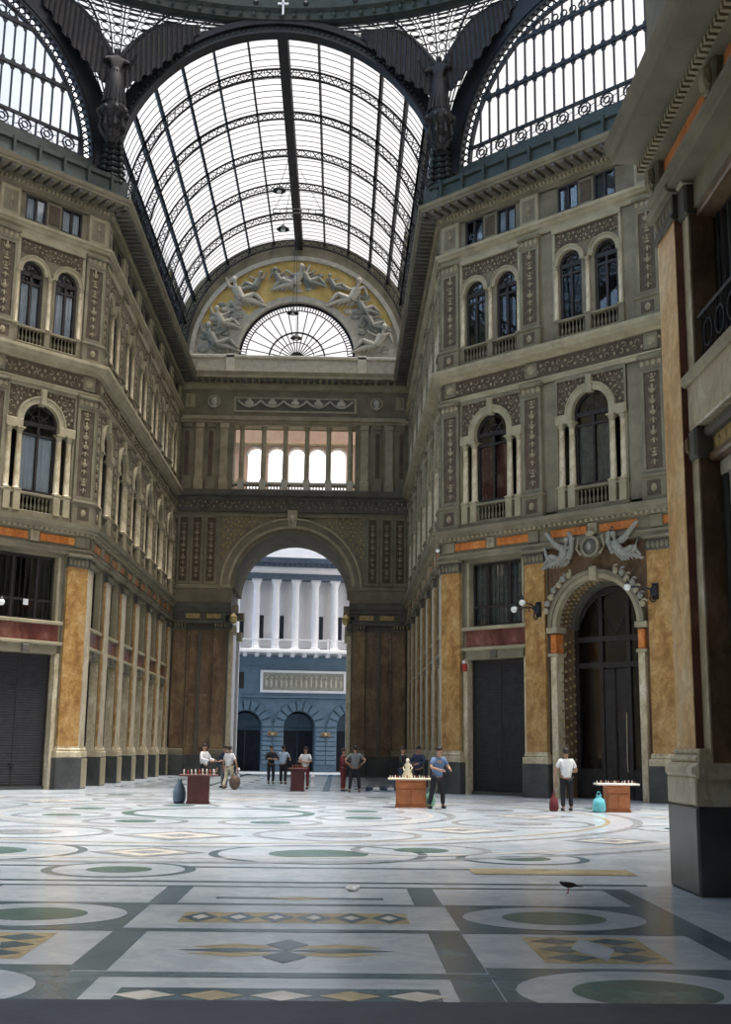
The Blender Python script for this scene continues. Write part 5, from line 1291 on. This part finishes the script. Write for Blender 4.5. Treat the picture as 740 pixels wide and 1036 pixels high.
winged(-7.2, 16.7, 22.5, 'dark winged bronze figure between the arches at the left of the vault')
# ornamented springers under the statues
for i, (sx, nm) in enumerate(((1, 'trim_8'), (-1, 'trim_9'))):
    b = MB()
    for k in range(9):
        z = 26.4+k*.28; w = .75-.03*k
        b.ell((0, 0, z), (w, .42, .2), 'iron', 10, 6)
        for j in (-1, 0, 1): b.ell((j*w*.55, -.38, z), (.11, .1, .1), 'iron_green', 6, 4)
    b.box(-.75, .75, 25.5, 26.45, -.35, .35, 'iron_green')
    o = link(nm, b.mesh('springer')); o.matrix_world = Matrix.Translation((sx*7.45, 18.0, 0)) @ Matrix.Rotation(R(-22.5*sx), 4, 'Z'); tag(o, 'dark ornamented iron springer under the winged figure at the %s' % ('right' if sx > 0 else 'left'), 'bracket', None, 'structure')
# pale cross on the dome ring
b = MB(); b.bbox(-.045, .045, 0, .85, 0, .08, 't_white', .01); b.bbox(-.25, .25, .5, .59, 0, .08, 't_white', .01)
o = link('cross', b.mesh('cross')); o.matrix_world = frame(.1, 17.42, 0) @ Matrix.Translation((0, 0, 34.62)); tag(o, 'small pale cross at the crown of the great arch', 'cross')

# ------------------------------------------------------------------ relief figures (portal and lunette)
def relief_figure(b, x, z, s, face, mat, seed, d=.1):
    r = random.Random(seed); f = face
    hip = Vector((x, 0, z)); chest = Vector((x-f*.25*s, 0, z+.42*s)); head = Vector((x-f*.32*s, 0, z+.78*s))
    kn1 = Vector((x+f*.5*s, 0, z+.22*s)); ft1 = Vector((x+f*.85*s, 0, z-.15*s)); kn2 = Vector((x+f*.45*s, 0, z-.1*s)); ft2 = Vector((x+f*.95*s, 0, z-.28*s))
    el = chest+Vector((-f*.28*s, 0, .1*s)); hd = el+Vector((-f*.12*s, 0, .35*s*r.choice((1, -1)))); el2 = chest+Vector((f*.3*s, 0, .02)); hd2 = el2+Vector((f*.3*s, 0, .18*s))
    t = lambda a, c, r0, r1: b.tube([(v.x, -d, v.z) for v in (a, (a+c)/2, c)], r0*s, mat, 6, r1*s)
    t(hip, chest, .17, .2); t(chest, head, .09, .06); b.ell((head.x, -d-.02, head.z), (.12*s, .12*s, .15*s), mat, 8, 6)
    t(hip, kn1, .14, .1); t(kn1, ft1, .1, .05); t(hip, kn2, .14, .1); t(kn2, ft2, .09, .05); t(chest, el, .08, .06); t(el, hd, .06, .04); t(chest, el2, .08, .06); t(el2, hd2, .06, .04)
    for k in range(6): b.tube([(x-f*(.3-.1*k)*s, -d, z+.1*s), (x-f*(.1-.16*k)*s, -d-.04, z-.12*s), (x+f*(.05+.16*k)*s, -d, z-.3*s)], .05*s, mat, 5, .02*s)
    b.ell((x, -d*.3, z), (.3*s, .12, .25*s), mat, 8, 6)
for wl, lab in ((wne, 'right'), (wnw, 'left')):
    for sx, side in ((-1, 'left'), (1, 'right')):
        b = MB(); relief_figure(b, sx*1.35, 8.95, .95, sx, 'statue_grey', 3+sx, .3)
        # robe trailing down the curve of the arch, and a wing
        for k in range(7):
            a = R(62-k*7.5); rr_ = 2.2+.05*(k % 2); m9 = 'statue_grey' if k % 2 else 'stone_light'
            b.ell((sx*rr_*math.cos(a), -.24, 6.4+rr_*math.sin(a)), (.13, .1, .13), m9, 8, 6)
            b.curl((sx*(rr_+.08)*math.cos(a), -.2, 6.4+(rr_+.08)*math.sin(a)), .16, a, sx*4.5, m9, .06, .045)
        b.tube([(sx*1.15, -.26, 9.35), (sx*1.6, -.32, 9.6), (sx*1.9, -.3, 9.95), (sx*2.05, -.26, 10.1)], .12, 'statue_grey', 7, .06); b.tube([(sx*1.7, -.26, 8.8), (sx*1.95, -.34, 9.1), (sx*2.1, -.3, 9.5)], .1, 'statue_grey', 6, .05)
        b.tube([(sx*1.0, -.26, 9.0), (sx*.8, -.34, 9.45), (sx*.85, -.32, 9.8), (sx*.98, -.28, 10.0)], .12, 'statue_grey', 7, .07)
        o = link('reclining_statue', smooth_by(b.mesh('statue_grey'), 60)); o.matrix_world = wl.matrix_world @ Matrix.Translation((7.5, 0, 0))
        tag(o, 'pale reclining stucco figure on the %s shoulder of the %s portal arch' % (side, lab), 'statue_grey')
    b = MB(); b.ring(0, 9.35, .3, .42, .1, .36, 'stone', 0, 360, 18, True); b.ell((0, -.3, 9.35), (.28, .12, .3), 'stone_dark', 10, 7); b.ell((0, -.36, 9.35), (.12, .1, .16), 'statue_grey', 8, 6); b.ell((0, -.3, 9.85), (.22, .12, .13), 'stone_light', 8, 5)
    for sx in (-1, 1): b.tube([(sx*.4, -.3, 9.05), (sx*.62, -.3, 9.3), (sx*.5, -.3, 9.75)], .06, 'stone_light', 5, .03)
    o = link('crest', smooth_by(b.mesh('crest'), 60)); o.matrix_world = wl.matrix_world @ Matrix.Translation((7.5, 0, 0)); tag(o, 'oval stucco crest over the keystone of the %s portal' % lab, 'crest')
for (x, z, s, f, mt) in ((-5.3, 27.4, 1.7, 1, 'statue_grey'), (-4.9, 28.9, 1.3, 1, 'statue'), (-3.7, 30.6, 1.7, 1, 'statue'), (-2.9, 31.5, 1.2, -1, 'statue_grey'), (-.3, 31.7, 1.6, -1, 'statue'), (.7, 31.9, 1.3, 1, 'statue_grey'), (-1.2, 31.9, 1.1, 1, 'statue_grey'),
                         (3.5, 30.7, 1.7, -1, 'statue'), (4.4, 30.0, 1.2, 1, 'statue_grey'), (5.2, 27.5, 1.7, -1, 'statue'), (5.0, 28.9, 1.3, 1, 'statue_grey'), (2.4, 31.6, 1.0, 1, 'statue_grey')):
    b = MB(); relief_figure(b, 0, 0, s, f, mt, int(x*10), .16); link('relief_figure', smooth_by(b.mesh('relief'), 60), wn, (x, -.02, z+.25))

# ------------------------------------------------------------------ lamps
def bracket_lamp(wl, s, z, dirs, label, twin=False):
    root = bpy.data.objects.new('wall_lamp', None); COL.objects.link(root); root.matrix_world = wl.matrix_world @ Matrix.Translation((s, -.1, z-.05)); tag(root, label, 'lamp')
    b = MB(); b.bbox(-.12, .12, -.3, .3, 0, .06, 'iron', .02); b.ell((0, -.1, 0), (.17, .12, .2), 'iron', 10, 6); b.curl((0, -.12, -.28), .2, PI/2, 5, 'iron', .02, .04)
    link('wall_plate', b.mesh('plate'), root)
    for j, (dx, dz) in enumerate(dirs):
        b = MB(); b.tube([(0, -.15, 0), (dx*.35, -.35, .12+dz*.3), (dx*.8, -.55, .05+dz), (dx, -.6, dz)], .03, 'iron', 6); b.curl((dx*.45, -.35, -.05), .14, 0, 5, 'iron', .0, .02)
        ar = link('arm', b.mesh('arm'), root)
        b = MB(); b.ell((dx, -.6, dz+.06), (.13, .13, .13), 'globe', 14, 10); link('globe', smooth_by(b.mesh('globe')), ar)
        b = MB(); b.lathe([(.05, .2), (.1, .22), (.03, .3), (.01, .4)], (dx, -.6, dz-.03), 'iron', 8); link('finial', b.mesh('finial'), ar)
bracket_lamp(wne, 4.95, 7.2, [(-.75, -.05), (-.35, .18)], 'twin globed iron bracket lamp between the shuttered shop and the portal')
bracket_lamp(wne, 10.1, 7.5, [(-.8, .1)], 'single globed iron bracket lamp on the yellow pilaster right of the portal')
bracket_lamp(wnw, 10.05, 7.2, [(.75, -.05)], 'iron bracket lamp on the slanting left wall beside the portal')
for sx, nm in ((-1, 'left'), (1, 'right')):
    root = bpy.data.objects.new('arch_lantern', None); COL.objects.link(root); root.matrix_world = wn.matrix_world @ Matrix.Translation((sx*3.75, -.3, 9.5)); tag(root, 'ornate lantern bracket at the foot of the great arch, %s side' % nm, 'lantern')
    b = MB(); b.tube([(sx*.25, 0, .2), (0, -.3, .3), (-sx*.25, -.45, .1)], .06, 'bronze', 6); b.curl((0, -.2, .0), .25, PI/2, 5, 'bronze', .05, .06); b.ell((0, -.15, -.35), (.22, .2, .3), 'stone_dark', 10, 6); link('bracket', b.mesh('b'), root)
    b = MB(); b.lathe([(.06, -.3), (.2, -.2), (.24, .15), (.1, .28), (.03, .4)], (-sx*.25, -.45, .05), 'gold', 10); b.ell((-sx*.25, -.45, .02), (.2, .2, .16), 'globe', 10, 7); link('lamp_shade', b.mesh('s'), root)
for i, (x, y, z, lab) in enumerate(((-.6, 29.5, 31.9, 'pendant lamp hanging highest under the ridge of the glass vault'), (-.5, 32.5, 31.0, 'pendant lamp hanging just below the highest one'), (-.05, 37.5, 27.8, 'upper pendant lamp in front of the fan window'), (.1, 39.5, 26.9, 'lower pendant lamp in front of the fan window'))):
    root = bpy.data.objects.new('pendant_lamp', None); COL.objects.link(root); root.location = (x, y, z); tag(root, lab, 'lamp')
    b = MB(); b.lathe([(.06, .28), (.12, .22), (.36, .03), (.38, 0), (.3, .0), (.08, .15)], (0, 0, 0), 'iron', 14); link('lamp_shade', b.mesh('s'), root)
    b = MB(); b.ell((0, 0, -.02), (.14, .14, .14), 'globe', 10, 7); link('bulb', smooth_by(b.mesh('b')), root)
    b = MB(); b.tube([(0, 0, .25), (-x*.5, 0, (34.4-z)*.5), (-x, 0, 34.45-z)], .015, 'iron', 4); link('cable', b.mesh('c'), root)
# maintenance gantry hung across the vault
b = MB(); b.tube([(-1.3, 0, 0), (1.5, 0, 0)], .05, 'iron', 5); b.tube([(-1.3, 0, .25), (1.5, 0, .25)], .03, 'iron', 5)
for k in range(8): b.tube([(-1.3+k*.4, 0, 0), (-1.3+k*.4, 0, .25)], .02, 'iron', 4)
b.tube([(-1.2, 0, .25), (-.2, 0, 2.6)], .015, 'iron', 4); b.tube([(1.4, 0, .25), (.2, 0, 2.6)], .015, 'iron', 4)
o = link('gantry', b.mesh('gantry'), None, (.3, 31.0, 31.3)); tag(o, 'thin iron gantry bar hung below the ridge of the glass vault', 'gantry')
# notices and alarm on the walls
b = MB(); b.box(-.11, .11, -.12, .12, 0, .015, 'paper'); o = link('notice', b.mesh('notice')); o.matrix_world = wnw.matrix_world @ Matrix.Translation((12.45, .36, 7.4)); tag(o, 'small white square notice in the dark mezzanine window at the left', 'notice')
b = MB(); b.bbox(-.09, .09, -.16, .16, 0, .14, 'c_red', .03); b.ell((0, -.12, .22), (.07, .07, .07), 'paper', 8, 6); o = link('alarm_box', b.mesh('alarm')); o.matrix_world = wne.matrix_world @ Matrix.Translation((1.12, .08, 5.05)); tag(o, 'small red alarm box beside the shuttered shop of the right wall', 'alarm')
b = MB(); b.ell((0, -.1, 0), (.09, .1, .09), 'globe', 10, 7); b.box(-.05, .05, -.05, .05, -.05, .02, 'iron'); o = link('spot_lamp', b.mesh('spot')); o.matrix_world = wne.matrix_world @ Matrix.Translation((-.05, -.2, 9.98)); tag(o, 'tiny white lamp at the corner of the frieze of the right wall', 'lamp')

# ------------------------------------------------------------------ sky, camera
w = bpy.data.worlds.new('World'); bpy.context.scene.world = w; w.use_nodes = True; nt = w.node_tree
bg = nt.nodes['Background']
tc = nt.nodes.new('ShaderNodeTexCoord'); sp = nt.nodes.new('ShaderNodeSeparateXYZ'); mr = nt.nodes.new('ShaderNodeMapRange'); mr.inputs[1].default_value = -.6; mr.inputs[2].default_value = .25
n = nt.nodes.new('ShaderNodeTexNoise'); n.inputs['Scale'].default_value = 1.6; n.inputs['Detail'].default_value = 5
ad = nt.nodes.new('ShaderNodeMath'); ad.operation = 'MULTIPLY_ADD'; ad.inputs[1].default_value = .8; ad.inputs[2].default_value = -.4
ad2 = nt.nodes.new('ShaderNodeMath'); ad2.operation = 'ADD'; ad2.use_clamp = True
cr = nt.nodes.new('ShaderNodeValToRGB'); cr.color_ramp.elements[0].color = (.5, .72, 1.0, 1); cr.color_ramp.elements[1].color = (1.0, .97, .955, 1); cr.color_ramp.elements[0].position = .1; cr.color_ramp.elements[1].position = .7
lnk(nt, tc.outputs['Generated'], sp.inputs[0]); lnk(nt, sp.outputs['X'], mr.inputs[0]); lnk(nt, tc.outputs['Generated'], n.inputs['Vector']); lnk(nt, n.outputs['Fac'], ad.inputs[0])
lnk(nt, ad.outputs[0], ad2.inputs[0]); lnk(nt, mr.outputs[0], ad2.inputs[1]); lnk(nt, ad2.outputs[0], cr.inputs[0]); lnk(nt, cr.outputs['Color'], bg.inputs['Color'])
bg.inputs['Strength'].default_value = 2.1
sl = bpy.data.lights.new('hazy_sun', 'SUN'); sl.energy = 11.0; sl.angle = R(20); sl.color = (1, .94, .88)
so = bpy.data.objects.new('hazy_sun', sl); COL.objects.link(so); so.rotation_euler = (R(2), R(11), 0)
cd = bpy.data.cameras.new('Camera'); cam = bpy.data.objects.new('Camera', cd); COL.objects.link(cam); bpy.context.scene.camera = cam
yaw, pit, rol, F = R(1.2208), R(11.2917), R(.6959), 1202.05
fw = Vector((math.sin(yaw)*math.cos(pit), math.cos(yaw)*math.cos(pit), math.sin(pit))); rt = Vector((math.cos(yaw), -math.sin(yaw), 0)); up = rt.cross(fw)
rt2 = rt*math.cos(rol)+up*math.sin(rol); up2 = up*math.cos(rol)-rt*math.sin(rol)
mw = Matrix((rt2, up2, -fw)).transposed().to_4x4(); mw.translation = (3.2215, -31.546, 1.778); cam.matrix_world = mw
cd.sensor_fit = 'VERTICAL'; cd.sensor_height = 36; cd.lens = F*36/1036
cd.shift_x = -(372.4-370)/1036; cd.shift_y = (516.64-518)/1036; cd.clip_end = 400; cd.clip_start = .1
vs_ = bpy.context.scene.view_settings
vs_.view_transform = 'Standard'; vs_.look = 'None'; vs_.gamma = 1; vs_.use_curve_mapping = False; vs_.exposure = 0
